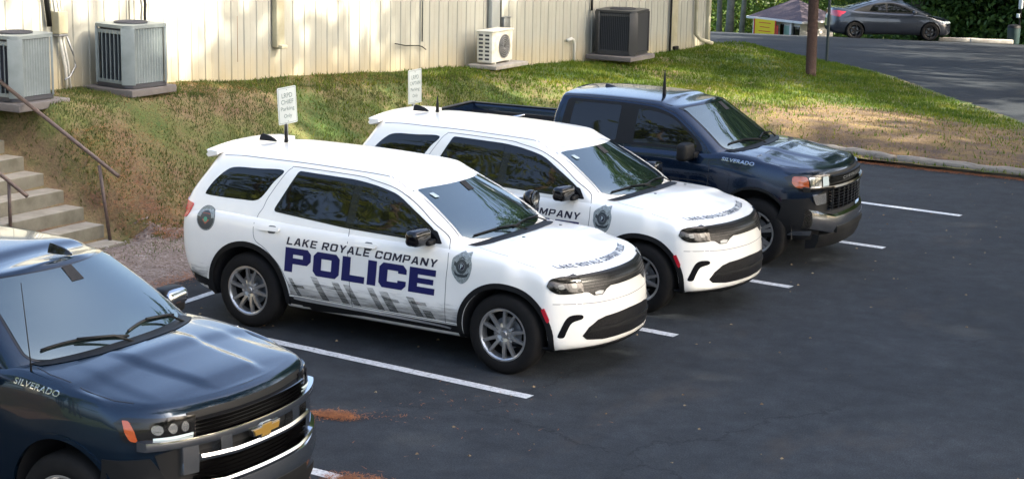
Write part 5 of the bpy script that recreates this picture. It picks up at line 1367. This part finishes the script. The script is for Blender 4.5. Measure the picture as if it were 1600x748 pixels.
# ------------------------------------------------------------------ steps and handrails
m_step = mat('step_concrete', (.17, .16, .125), .92, noise=(3, (.09, .085, .06), .3, .65), bump=(70, .6, .006))
m_stept = mat('step_tread', (.28, .26, .22), .9, noise=(4, (.18, .165, .13), .3, .65), bump=(70, .5, .005))
st = empty('concrete_steps', (-6.76, .55, 0), 0, 'flight of worn concrete steps up the bank at the left', 'steps')
for k in range(8):
    z1 = .04+.178*k; x0_ = -.335*k; L = 3.2-(.335*k)
    q = rbox('step', st, m_step, (x0_-L/2-.0, 0, z1-.10 - (.20 if k else 0)), (L, 1.44, .20 if k == 0 else .6), .012)
    me = q.data; me.materials.append(m_stept)
    for f in me.polygons:
        if f.normal.z > .9: f.material_index = 1
m_rail = mat('brown_painted_pipe', (.06, .042, .038), .5, noise=(14, (.12, .08, .06), .35, .6))
for yy, lab, x0_, z0_, pt, pb in ((1.22, 'brown pipe handrail on the near-bank side of the steps, the longer one', -6.79, .86, (-7.09, 1.20, .97), (-6.97, 1.24, -.02)), (.02, 'short visible end of the brown handrail at the left edge', -7.12, .76, (-7.41, .02, .91), (-7.41, .02, .2))):
    e = empty('handrail', (x0_, yy, 0), 0, lab, 'handrail', 'pipe handrails of the concrete steps')
    dz = .51; L = 2.55
    piece('rail', e, m_rail, [(0, 0, z0_), (-L, 0, z0_+dz*L)], .026, 10)
    piece('post', e, m_rail, [(pt[0]-x0_, pt[1]-yy, pt[2]), (pb[0]-x0_, pb[1]-yy, pb[2])], .022, 10)
    piece('post', e, m_rail, [(-2.2, 0, z0_+dz*2.2), (-2.2, 0, z0_+dz*2.2-.95)], .022, 10)

# ------------------------------------------------------------------ reserved-parking signs
m_sign = mat('sign_white', (.48, .53, .52), .5); m_sb = mat('sign_border', (.16, .20, .20), .5); m_st = mat('sign_text', (.11, .16, .15), .5)
def sign(loc, rz, lean, lines, label):
    e = empty('parking_sign', (loc[0], loc[1], 0), rz, label, 'parking sign', 'reserved parking signs at the stall heads')
    gz = float(LZ(np.array(loc[0]), np.array(loc[1]))); w_, h_ = .152, .229
    bm = bmesh.new(); bx(bm, (-.02, 0, (loc[2]+.15+gz)/2-.1), (.028, .045, loc[2]+.15-gz+.2), .004); po = from_bm(bm, 'post', e, steel, True, auto=35)
    RX = Matrix.Rotation(lean, 3, 'X')
    def put(bm, x):
        for v in bm.verts:
            p = RX @ Vector((0, v.co.x, v.co.y)); v.co = Vector((x, p.y, loc[2]+p.z))
        return bm
    def plate(name, s, x, m, parent=e, rr=.02, th=.003):
        bm = flat_bm([rnd([(-w_+s, -h_+s), (w_-s, -h_+s), (w_-s, h_-s), (-w_+s, h_-s)], rr, 4)])
        r_ = bmesh.ops.extrude_face_region(bm, geom=bm.faces[:]); ex = {g_ for g_ in r_['geom'] if isinstance(g_, bmesh.types.BMVert)}
        flag = {v: (v in ex) for v in bm.verts}; put(bm, x)
        for v, f in flag.items():
            if f: v.co.x += th
        bmesh.ops.recalc_face_normals(bm, faces=bm.faces); return from_bm(bm, name, parent, m, False)
    pl = plate('sign_plate', 0, 0, m_sign); plate('border', .012, .0032, m_sb, pl, .016, .0008); plate('sign_face', .018, .0042, m_sign, pl, .013, .0008)
    for i, (tx, zc, hh, ww) in enumerate(lines):
        bt = text_bm(tx, .1, .0008); fit_bm(bt, -ww/2, ww/2, zc-hh/2, zc+hh/2); put(bt, .0062); from_bm(bt, 'sign_text', pl, m_st, False)
    for zz_ in (.195, -.195):
        bm = bmesh.new(); bx(bm, (.007, 0, 0), (.006, .012, .012), .003)
        for v in bm.verts: p = RX @ Vector((0, v.co.y, v.co.z+zz_)); v.co = Vector((v.co.x, p.y, loc[2]+p.z))
        from_bm(bm, 'bolt', pl, steel, False)
    return e
sign((-5.22, 2.53, 1.73), R(-11), R(4), [('LRPD', .125, .058, .17), ('CHIEF', .045, .055, .20), ('Parking', -.045, .062, .22), ('Only', -.135, .062, .13)], 'white reserved parking sign reading LRPD CHIEF, behind the nearer police SUV')
sign((-5.08, 5.13, 1.72), R(-2), R(1), [('LRPD', .125, .055, .16), ('CAPTAIN', .045, .050, .23), ('Parking', -.045, .060, .20), ('Only', -.130, .060, .12)], 'white reserved parking sign reading LRPD CAPTAIN, behind the second police SUV')

# ------------------------------------------------------------------ poles, far sign post, bin, wheel stops
m_bark = mat('brown_pole', (.042, .024, .018), .9, noise=(9, (.05, .025, .018), .35, .65), bump=(20, .8, .02))
px, py = -5.72, 21.15; pz = float(LZ(np.array(px), np.array(py)))
e = empty('wooden_pole', (px, py, pz), 0, 'thick reddish brown wooden pole rising from the lawn', 'pole')
bm = bmesh.new(); tube(bm, [(.05, 0, -.1), (0, 0, .1), (-.02, 0, 1.5), (.03, .02, 4), (.03, 0, 9)], .1, 16, rr=[.125, .112, .108, .10, .085]); from_bm(bm, 'shaft', e, m_bark)
bm = bmesh.new(); tube(bm, [(0, 0, 8.4), (0, 0, 8.9)], .14, 12); from_bm(bm, 'cap_band', e, steel)
px, py = -7.35, 26.3; pz = float(LZ(np.array(px), np.array(py)))
e = empty('thin_post', (px, py, pz), 0, 'thin dark green metal post at the lawn edge beside the road', 'post')
bm = bmesh.new(); bx(bm, (0, 0, 1.6), (.05, .075, 3.4), .008); from_bm(bm, 'channel', e, mat('dark_green_steel', (.03, .045, .05), .5), True, auto=35)
bm = bmesh.new(); bx(bm, (.02, 0, 2.95), (.006, .45, .6), .0); from_bm(bm, 'sign_plate', e, steel, False)
px, py = -9.17, 49.8; pz = float(H(np.array(px), np.array(py)))
e = empty('sign_post', (px, py, pz), 0, 'white and black marker post at the far right road edge', 'marker post')
bm = bmesh.new(); bx(bm, (0, 0, 1.35), (.07, .07, .75), .01); bx(bm, (0, 0, .3), (.05, .05, 1.5), .01); from_bm(bm, 'post', e, black_plastic, True, auto=35)
rbox('marker_plate', e, m_sign, (0, 0, 1.45), (.12, .16, .38), .01); rbox('marker_plate', e, m_sign, (-.05, -.05, 1.02), (.10, .12, .14), .01)
e = empty('litter_bin', (px-.15, py-.1, pz), 0, 'dark green bin at the foot of the marker post', 'litter bin')
bm = bmesh.new(); tube(bm, [(0, 0, 0), (0, 0, .05), (0, 0, .60), (0, 0, .62)], .2, 18, rr=[.19, .21, .23, .20]); from_bm(bm, 'body', e, mat('bin_green', (.012, .03, .03), .5), True, auto=40)
bm = bmesh.new(); tube(bm, [(0, 0, .60), (0, 0, .68), (0, 0, .72)], .2, 18, rr=[.24, .22, .08]); from_bm(bm, 'lid', e, black_plastic, True, auto=40)
for (x_, y_, lab) in ((-9.95, 49.2, 'pale concrete wheel stop between the parked sedan and the marker post'), (-11.3, 49.8, 'pale concrete wheel stop just ahead of the grey sedan')):
    o = rbox('wheel_stop', None, m_conc, (0, 0, 0), (1.5, .16, .16), .03); o.location = (x_, y_, float(H(np.array(x_), np.array(y_)))+.08); o.rotation_euler = (0, 0, R(25))
    tag(o, lab, 'wheel stop', 'wheel stops at the far road edge')
# small paved walk by the corner of the building
wk = grid_mesh('walkway', np.arange(-13, -8.9, .25), np.arange(24.2, 30.2, .25), lambda x, y: H(x, y)+.12, m_conc, lambda x, y: (kerb_d(x, y) > .3) & (x < -9.3-.0*y)); wk['kind'] = 'structure'

# ------------------------------------------------------------------ grey sedan on the upper road
def make_sedan(label, loc, rz):
    root = empty('sedan', loc, rz, label, 'car')
    paint = mat('graphite_paint', (.03, .037, .05), .28, .5, coat=1.)
    zs = [.20, .30, .45, .60, .74, .84, .91, .95]; sw = [.80, .86, .885, .89, .875, .855, .83, .78]
    rc = [-3.45, -3.60, -3.64, -3.62, -3.60, -3.58, -3.55, -3.50]; rs = [-3.1, -3.25, -3.28, -3.26, -3.22, -3.18, -3.12, -3.05]
    fc = [.78, .86, .87, .85, .82, .76, .68, .58]; fs = [.45, .50, .48, .44, .38, .30, .22, .14]
    net = []
    for j, z in enumerate(zs):
        t = max(0, j-3)/4; w0 = sw[j]; up = .15*t; dn = -.21*t
        row = [(rc[j], 0, z+up), (rc[j]+.05, .45, z+up), (rs[j]*.5+rc[j]*.5-.02, .72*w0/.89, z+up*.98), (rs[j], w0*.93, z+up*.9)]
        for x, d in ((-2.7, .07), (-2.0, .03), (-1.2, 0), (-.6, -.01), (-.2, -.04)): row.append((x, w0+(.01 if x == -2.7 else 0), z+d*t))
        row += [(min(.0, fs[j]-.2), w0-.005, z-.09*t), (fs[j], w0*.92, z-.155*t), (fs[j]*.4+fc[j]*.6, .66*w0/.89, z-.19*t), (fc[j]-.02, .35, z+dn), (fc[j], 0, z+dn)]
        net.append(row)
    G = surf(net, 5, 4)
    bm = bmesh.new(); shell(bm, G, lambda x, y, ye, ze: ze+.05*(1-(y/ye)**2)*float(np.interp(x, [-3.5, -3, -.5, .1, .55], [0, .5, 1, 1, 0])), 8)
    zg = [.90, 1.0, 1.12, 1.25, 1.34, 1.385]; yg = [.80, .76, .70, .63, .56, .46]
    net = []
    for j, z in enumerate(zg):
        t = max(0, z-1.1)/.285; y = yg[j]
        xr_ = float(np.interp(z, [.9, 1.0, 1.12, 1.25, 1.40], [-3.45, -3.25, -2.85, -2.4, -1.8])); xf_ = float(np.interp(z, [.85, .95, 1.1, 1.25, 1.385], [.05, -.15, -.48, -.78, -1.12]))
        net.append([(xr_, 0, z+.015*t), (xr_+.02, y*.5, z+.01*t), (xr_+.12, y*.82, z), (xr_+.30, y*.97, z-.005*t)] + [(max(x, xr_+.31+.02*i), y, z+.01*t*(x > -2)) for i, x in enumerate((-2.2, -1.8, -1.4))] +
                   [(xf_-.10, y, z-.02*t), (xf_, y*.95, z-.04*t), (xf_+.14, y*.7, z-.03*t), (xf_+.22, y*.35, z-.02*t), (xf_+.24, 0, z-.015*t)])
    G2 = surf(net, 5, 4); b2 = bmesh.new(); shell(b2, G2, lambda x, y, ye, ze: ze+.03*(1-(y/ye)**2), 8)
    me2 = bpy.data.meshes.new('t'); b2.to_mesh(me2); b2.free()
    body = from_bm(bm, 'body', root, paint)
    bmx = bmesh.new(); bmx.from_mesh(body.data); bmx.from_mesh(me2); full = BVHTree.FromBMesh(bmx); bmx.free()
    low = bvh_of(body)
    for xc in (0, -2.7): carve_arch(body, xc, .33, .36, .45); wheel_well(root, xc, .33, .37, .5, .84)
    bmx = bmesh.new(); bmx.from_mesh(body.data); bmx.from_mesh(me2); bmx.to_mesh(body.data); bmx.free(); body.data.shade_smooth()
    bq = bmesh.new(); bq.from_mesh(me2); house = BVHTree.FromBMesh(bq); bq.free()
    for xc in (0, -2.7):
        for s in (-1, 1): wheel_parts(root, xc, s, .775, .325, .21, .225, 'dark')
    for s in (-1, 1):
        out = catmull([(-2.75, 1.03), (-2.4, 1.17), (-2.0, 1.28), (-1.6, 1.325), (-1.3, 1.31), (-1.0, 1.22), (-.7, 1.09), (-.45, .97), (-1.2, .975), (-2.0, .995), (-2.5, 1.01)], 4)
        fr = conform('window_surround', flat_bm([out]), full, 'y', s, .003, root, black_plastic, step=.1)
        conform('door_window', flat_bm([rnd([(-2.2, 1.03), (-2.05, 1.23), (-1.62, 1.29), (-1.60, 1.01)], .03, 3)]), full, 'y', s, .006, fr, glass_side, step=.1)
        conform('door_window', flat_bm([rnd([(-1.54, 1.01), (-1.54, 1.295), (-1.3, 1.275), (-1.0, 1.185), (-.62, 1.01)], .03, 3)]), full, 'y', s, .006, fr, glass_side, step=.1)
        conform('shut_line', flat_bm([ribbon([(-1.57, .98), (-1.55, .7), (-1.55, .3)], .01)]), full, 'y', s, .002, root, gap_d, step=.1)
        conform('shut_line', flat_bm([ribbon([(-.52, .98), (-.48, .7), (-.50, .3)], .01)]), full, 'y', s, .002, root, gap_d, step=.1)
        conform('shut_line', flat_bm([ribbon([(-2.52, 1.0), (-2.42, .75), (-2.32, .5), (-2.32, .3)], .01)]), full, 'y', s, .002, root, gap_d, step=.1)
        conform('tail_light', flat_bm([rnd([(-3.60, .82), (-3.15, .90), (-3.05, .96), (-3.25, 1.02), (-3.60, 1.02)], .02, 3)]), full, 'y', s, .012, root, red_lens, step=.05, thick=.012)
        conform('tail_light', flat_bm([rnd([(s*.50, .86), (s*.80, .80), (s*.80, 1.0), (s*.50, .98)], .02, 3)]), full, 'x', -1, .012, root, red_lens, step=.05, thick=.012)
        conform('headlight', flat_bm([rnd([(s*.42, .615), (s*.80, .625), (s*.82, .71), (s*.45, .675)], .02, 3)]), low, 'x', 1, .010, root, badge_light, step=.05, thick=.01)
        conform('sill', flat_bm([[(-2.3, .19), (-.42, .19), (-.42, .25), (-2.3, .25)]]), low, 'y', s, .012, root, chrome if False else black_plastic, step=.1, thick=.01)
        for hx in (-2.05, -1.25): conform('door_handle', flat_bm([rnd([(hx-.1, .84), (hx+.09, .84), (hx+.09, .875), (hx-.1, .875)], .012, 3)]), full, 'y', s, .02, root, paint, step=.08, thick=.015)
        rbox('side_mirror', root, paint, (-.62, s*.95, 1.0), (.14, .2, .13), .035)
    ws = rnd([(-.62, .98), (.62, .98), (.50, 1.33), (-.50, 1.33)], .05, 4)
    conform('windshield', flat_bm([ws]), house, 'x', 1, .005, root, glass_ws, step=.08)
    conform('rear_window', flat_bm([rnd([(-.55, 1.06), (.55, 1.06), (.44, 1.33), (-.44, 1.33)], .05, 4)]), house, 'x', -1, .005, root, glass_side, step=.08)
    conform('number_plate', flat_bm([[(-.16, .70), (.16, .70), (.16, .84), (-.16, .84)]]), low, 'x', -1, .008, root, badge_light, step=.1)
    conform('rear_bumper_trim', flat_bm([[(-.7, .30), (.7, .30), (.6, .42), (-.6, .42)]]), low, 'x', -1, .006, root, black_plastic, step=.08)
    conform('grille', flat_bm([[(-.55, .36), (.55, .36), (.5, .60), (-.5, .60)]]), low, 'x', 1, .006, root, black_gloss, step=.08)
    rbox('underbody', root, black_matte, (-1.35, 0, .28), (3.6, 1.3, .16), .03)
    return root
_z = float(H(np.array(-13.0), np.array(48.6)))
make_sedan('dark grey four-door sedan crossing the upper road at the top right', (-12.5, 49.45, _z+.01), R(31))

# ------------------------------------------------------------------ small gatehouse beyond the road
e = empty('gatehouse', (-28.0, 75.4, -5.9), R(-20), 'small white gatehouse with brown hipped roof beyond the road', 'building')
m_wh = mat('white_wall', (.66, .62, .60), .7); m_shn = mat('brown_shingles', (.105, .085, .10), .9, noise=(14, (.06, .045, .055), .35, .65))
bm = bmesh.new(); bx(bm, (0, 0, 1.25), (3.1, 2.6, 2.5)); from_bm(bm, 'wall', e, m_wh, False)
bm = bmesh.new(); base = [(-1.95, -1.6, 2.5), (1.95, -1.6, 2.5), (1.95, 1.6, 2.5), (-1.95, 1.6, 2.5)]
vb = [bm.verts.new(p) for p in base]; vt = [bm.verts.new(p) for p in ((-.22, 0, 3.45), (.22, 0, 3.45))]
bm.faces.new((vb[0], vb[1], vt[1], vt[0])); bm.faces.new((vb[2], vb[3], vt[0], vt[1])); bm.faces.new((vb[1], vb[2], vt[1])); bm.faces.new((vb[3], vb[0], vt[0])); bm.faces.new(vb[::-1])
from_bm(bm, 'roof', e, m_shn, False)
bm = bmesh.new()
for a_, b_ in (((0, -1.62, 2.46), (3.96, .05, .12)), ((0, 1.62, 2.46), (3.96, .05, .12)), ((-1.97, 0, 2.46), (.05, 3.2, .12)), ((1.97, 0, 2.46), (.05, 3.2, .12))): bx(bm, a_, b_)
from_bm(bm, 'fascia', e, mat('white_fascia', (.75, .72, .72), .6), False)
rbox('post', e, m_wh, (-1.55, -1.42, 1.2), (.14, .14, 2.4), .01)
rbox('post', e, m_wh, (1.05, -1.42, 1.2), (.14, .14, 2.4), .01)
rbox('window', e, glass_side, (1.33, -1.32, 1.85), (.42, .05, .7), .01)
rbox('window', e, mat('pale_green_pane', (.25, .40, .33), .2), (.72, -1.32, 1.85), (.46, .05, .7), .01)
rbox('door', e, black_gloss, (.32, -1.32, 1.5), (.24, .05, 1.5), .01)
bn = empty('banner', (-28.0, 75.4, -5.9), R(-20), 'yellow banner with red edges and red lettering hung on the gatehouse', 'banner')
rbox('cloth', bn, mat('yellow_cloth', (.85, .62, .02), .6), (-.55, -1.70, 2.03), (1.42, .02, .80), .0)
m_rd = mat('red_cloth', (.65, .05, .03), .6)
for x_ in (-1.29, .20): rbox('edge_band', bn, m_rd, (x_, -1.712, 2.03), (.08, .02, .80), 0)
for i in range(3): rbox('lettering', bn, m_rd, (-.55, -1.716, 2.26-.22*i), (.85-.15*(i % 2), .008, .035), 0)
bn2 = empty('flag', (-28.0, 75.4, -5.9), R(-20), 'small red flag strip beside the yellow banner', 'flag')
rbox('cloth', bn2, m_rd, (.36, -1.72, 1.92), (.12, .02, .55), 0)

# ------------------------------------------------------------------ trees
def quads(name, Cn, S, m, seed, flat=.0):
    """leaf-sized faces at centres Cn with sizes S"""
    r_ = np.random.default_rng(seed); n_ = len(Cn)
    a_ = r_.normal(size=(n_, 3)); a_[:, 2] *= (1-flat); a_ /= np.linalg.norm(a_, axis=1)[:, None]
    b_ = r_.normal(size=(n_, 3)); b_ -= (b_*a_).sum(1)[:, None]*a_; b_ /= np.linalg.norm(b_, axis=1)[:, None]
    S = S[:, None]; V = np.stack([Cn-a_*S, Cn+b_*S*.55, Cn+a_*S, Cn-b_*S*.55], 1).reshape(-1, 3).astype(np.float32)
    me = bpy.data.meshes.new(name); me.vertices.add(4*n_); me.vertices.foreach_set('co', V.ravel()); me.loops.add(4*n_); me.loops.foreach_set('vertex_index', np.arange(4*n_, dtype=np.int32))
    me.polygons.add(n_); me.polygons.foreach_set('loop_start', np.arange(0, 4*n_, 4, dtype=np.int32)); me.update()
    me.materials.append(m); return me
m_leaf = leafy('leaf_green', [(.3, (.035, .07, .015)), (.5, (.06, .12, .02)), (.7, (.13, .18, .03))], .9, .4)
m_leafy = leafy('leaf_yellow_green', [(.3, (.09, .13, .02)), (.5, (.17, .21, .03)), (.7, (.30, .30, .05))], .9, .5)
m_leafd = leafy('leaf_dark', [(.3, (.015, .035, .010)), (.5, (.03, .07, .015)), (.7, (.07, .11, .025))], .7, .3)
m_trunk = mat('tree_bark', (.16, .13, .10), .95, noise=(6, (.07, .055, .045), .35, .65))
m_trunkp = mat('pale_tree_bark', (.26, .25, .20), .95, noise=(5, (.14, .14, .11), .35, .65))
def crown_pts(r_, n_, h0, h1, rad, ncl):
    P_ = []
    for _ in range(ncl):
        z = r_.uniform(h0, h1); q = (z-h0)/(h1-h0); R_ = rad*(.55+.6*math.sin(math.pi*min(1, q*.9+.1)))*r_.uniform(.3, 1); a_ = r_.uniform(0, 6.28)
        c = np.array([R_*math.cos(a_), R_*math.sin(a_), z]); k = n_//ncl
        P_.append(c+r_.normal(size=(k, 3))*np.array([.8, .8, .5])*rad*.22)
    return np.concatenate(P_)
def tree(x, y, h, rad, label, seed, leafm=m_leaf, bark=m_trunk, h0=.35, n_=5000, tr=.2, group='trees beyond the upper road', ls=.2):
    r_ = np.random.default_rng(seed); z = float(H(np.array(x), np.array(y)))-.1
    e = empty('tree', (x, y, z), 0, label, 'tree', group)
    bm = bmesh.new(); lean = r_.uniform(-.03, .03, 2); pts = [(lean[0]*t_*h+.05*math.sin(t_*7+seed), lean[1]*t_*h, t_*h*.95) for t_ in np.linspace(0, 1, 9)]
    tube(bm, pts, tr, 10, rr=[tr*(1.25 if i == 0 else 1-.09*i) for i in range(9)])
    for _ in range(9):
        t_ = r_.uniform(h0, .9); a_ = r_.uniform(0, 6.28); L = rad*r_.uniform(.5, 1); p0 = Vector((lean[0]*t_*h, lean[1]*t_*h, t_*h*.95))
        tube(bm, [p0, p0+Vector((L*.5*math.cos(a_), L*.5*math.sin(a_), L*.25)), p0+Vector((L*math.cos(a_), L*math.sin(a_), L*.35))], tr*.3, 6, rr=[tr*.35, tr*.22, tr*.08])
    from_bm(bm, 'trunk', e, bark)
    Cn = crown_pts(r_, n_, h*h0, h, rad, 34); me = quads('crown', Cn, r_.uniform(.5, 1.3, len(Cn))*ls, leafm, seed)
    link(me, 'crown', e, None, False); return e
tree(-26.7, 63.0, 19, 3.6, 'slim pale trunk nearest the corner of the metal building, across the road', 11, m_leafy, m_trunkp, .30, 6000, .12)
tree(-25.1, 60.5, 20, 3.8, 'thickest yellow-barked trunk, middle of the three left of the gatehouse', 12, m_leafy, m_trunkp, .32, 6000, .17)
tree(-25.75, 63.2, 18, 3.4, 'grey-green trunk just left of the gatehouse roof', 13, m_leaf, m_trunkp, .32, 6000, .12)
tree(-21.5, 86, 20, 4.5, 'leafy tree rising behind the gatehouse roof', 14, m_leafy, m_trunk, .12, 20000, .25, ls=.16)
tree(-17.0, 62, 30, 4.2, 'dark trunked tree behind the tail of the grey sedan', 15, m_leafd, m_trunk, .10, 26000, .3, ls=.13)
tree(-11.4, 60.5, 30, 4.5, 'grey trunk standing behind the roof of the sedan', 16, m_leafd, m_trunkp, .08, 26000, .32, ls=.13)
tree(-7.0, 58.5, 30, 4.5, 'dark leafy tree behind the bonnet of the sedan', 17, m_leafd, m_trunk, .05, 30000, .3, ls=.13)
tree(-2.5, 57.0, 30, 4.5, 'dark leafy tree behind the marker post at the right edge', 18, m_leafd, m_trunk, .05, 30000, .3, ls=.13)

def wood(name, boxes, N, ls, m, seed, ncl):
    """woodland mass: clumped leaves in an uneven band"""
    r_ = np.random.default_rng(seed); P_ = []
    for k in range(ncl):
        x0, x1, y0, y1, z0, z1 = boxes[k % len(boxes)]
        c = np.array([r_.uniform(x0, x1), r_.uniform(y0, y1), 0.]); g_ = float(H(c[0], c[1])); c[2] = g_+r_.uniform(z0, z1)*r_.uniform(.35, 1)**.5
        s_ = r_.uniform(.6, 1.8); P_.append(c+r_.normal(size=(N//ncl, 3))*np.array([1, 1, .6])*s_)
    Cn = np.concatenate(P_); g_ = H(Cn[:, 0], Cn[:, 1]); Cn[:, 2] = np.maximum(Cn[:, 2], g_+.1)
    me = quads(name, Cn, r_.uniform(.5, 1.3, len(Cn))*ls, m, seed); o = link(me, name, None, None, False); o['kind'] = 'stuff'; return o
wood('woodland_undergrowth', [(-50, -33, 72, 90, 0, 5), (-34, -14, 84, 100, 0, 7), (-17, -12, 60, 72, 0, 6), (-12, -4, 56.5, 66, 0, 8), (-5, 6, 55, 64, 0, 8)], 150000, .12, m_leaf, 21, 260)
wood('woodland', [(-20, -9, 62, 80, 0, 12), (-9, 12, 57, 75, 0, 14), (-45, -16, 92, 110, 0, 14)], 160000, .17, m_leafd, 22, 300)
wood('woodland', [(-60, -26, 84, 105, 0, 16), (-45, -18, 95, 120, 3, 18)], 60000, .24, m_leafy, 23, 130)
# tall woods outside the frame, behind the upper road, and behind the camera: they shade the lot and show in the glass
def off_tree(P_, N, seed, zb=0):
    pass
r_ = np.random.default_rng(31)
def stand(name, spots, m, seed, nper, ls, h0=.28):
    r_ = np.random.default_rng(seed); pts = []; bm = bmesh.new()
    for (x, y, h, rad) in spots:
        z = float(H(np.array(x), np.array(y))); tube(bm, [(x, y, z-.2), (x+.1, y, z+h*.5), (x, y+.1, z+h*.92)], .2, 8, rr=[.26, .19, .07])
        Cn = crown_pts(r_, nper, h*h0, h, rad, 26); Cn += np.array([x, y, z]); pts.append(Cn)
    Cn = np.concatenate(pts); me = quads(name, Cn, r_.uniform(.5, 1.3, len(Cn))*ls, m, seed); o = link(me, name, None, None, False); o['kind'] = 'stuff'
    t_ = from_bm(bm, 'woodland_trunks', None, m_trunk); t_['kind'] = 'stuff'
sp_ = []
for i in range(46): sp_.append((r_.uniform(-14, 16), r_.uniform(60, 76), r_.uniform(32, 43), r_.uniform(2.6, 4.2)))
stand('woodland', sp_, m_leaf, 32, 6500, .20, .12)
stand('woodland', [(2.8, 24.5, 19, 3.8), (.8, 27.5, 20, 3.8), (-1.3, 30.5, 20.5, 4.0), (2.2, 33, 21, 4.2), (-2.6, 37.5, 23, 4.6), (5.5, 30, 20, 4), (8.5, 35, 22, 4.4), (-1.5, 45, 25, 4.5), (4, 42, 24, 4.5)], m_leaf, 35, 7000, .17, .32)
sp_ = []
for i in range(26): sp_.append((r_.uniform(-60, -12), r_.uniform(-48, -34), r_.uniform(26, 36), r_.uniform(2.4, 3.8)))
stand('woodland', sp_, m_leafy, 33, 3000, .22, .18)

sp_ = []
for i in range(34): sp_.append((r_.uniform(36, 58), r_.uniform(-48, 45), r_.uniform(6.5, 9.5), r_.uniform(2.6, 4)))
stand('woodland', sp_, m_leafd, 34, 2400, .26, .02)
# added unseen leaf canopy, set along the sun to shade the lot, thinned over the lawn and the wall so the sun comes through in flecks
def canopy(seed, N, dens, zlo, zhi, ls, m):
    r_ = np.random.default_rng(seed); sx_, sy_, sz_ = SUN; ncl = N//26; P_ = []
    gx = r_.uniform(-12.5, 26, ncl*3); gy = r_.uniform(-22, 50, ncl*3); d = dens(gx, gy); k = r_.uniform(0, 1, len(gx)) < d
    gx, gy = gx[k], gy[k]; hh = r_.uniform(zlo, zhi, len(gx))
    c = np.stack([gx+sx_/sz_*hh, gy+sy_/sz_*hh, hh], 1)
    Cn = (c[:, None, :]+r_.normal(size=(len(c), 26, 3))*np.array([.55, .55, .35])).reshape(-1, 3)
    me = quads('added_shade_canopy', Cn, r_.uniform(.5, 1.3, len(Cn))*ls, m, seed); o = link(me, 'added_shade_canopy', None, None, False); o['kind'] = 'stuff'
    bm = bmesh.new()  # trunks added so the unseen canopy does not float
    for i in range(9):
        x, y = c[r_.integers(len(c))][:2]
        if x > 9 : tube(bm, [(x, y, -1), (x+.2, y, 8), (x, y+.2, 17)], .25, 8, rr=[.3, .2, .08])
    if len(bm.verts): o = from_bm(bm, 'added_canopy_trunks', None, m_trunk); o['kind'] = 'stuff'
    else: bm.free()
def dens(x, y):  # shade map: how much of each area the added canopy covers
    n_ = .5+.5*hn(x*1.0, y*1.0, .35)+.25*hn(x, y, 1.1)
    lot = ((x > -6.6) & (y < 13) & (y > -10) & (x < 10)).astype(float)
    bank = ((x <= -6.6) & (x > -9.6)).astype(float)*(y < 12)
    lawn = ((y >= 12.6) & (y < 26)).astype(float)*(x > -9.6)
    wall = (x <= -9.6).astype(float)
    road = (y >= 26).astype(float)*(x > -9.6)
    s = np.clip((n_-.40)*4., .0, 1)
    return np.clip(lot*1.0 + bank*(.28+.67*s) + lawn*(.0+.80*np.clip((n_-.46)*5, 0, 1)) + wall*(.66+.34*s)+road*(.02+.25*s), 0, 1)
canopy(41, 76000, dens, 14, 21, .28, m_leaf)

# ------------------------------------------------------------------ vehicles
suv1 = make_suv('white police SUV nearest the camera, with black spotlight and full POLICE lettering in view', (0, 0, 0), 0, spot=True)
suv2 = copy_tree(suv1, None, skip=('spotlight',))
suv2.location = (.01, 2.826, 0); suv2.rotation_euler = (0, 0, -.0228)
suv2['label'] = 'second white police SUV, between the nearest SUV and the blue pickup'
t1 = make_truck('dark navy pickup with chrome grille and gold emblem, cut off at the lower left', (0, -5.68, 0), .0235, navy_paint, True)
t2 = make_truck('navy blue crew-cab pickup with black grille, farthest of the parked row', (-.011, 5.752, 0), .07, navy_paint2, False)
for t_ in (t1, t2): t_['group'] = 'navy pickups at both ends of the row'
# tool lying in the bed of the far pickup
e = empty('hitch_tool', t2.matrix_world.translation, 0, 'silver and red tool standing in the bed of the blue pickup', 'tool')
e.location = (-3.95, 5.85, .87); bm = bmesh.new(); tube(bm, [(0, 0, 0), (0, 0, .42)], .02, 8); from_bm(bm, 'stand', e, rust_vinyl)
bm = bmesh.new(); tube(bm, [(-.14, -.05, .42), (0, 0, .45), (.15, .04, .49)], .022, 8, rr=[.03, .022, .016]); from_bm(bm, 'handle', e, chrome)
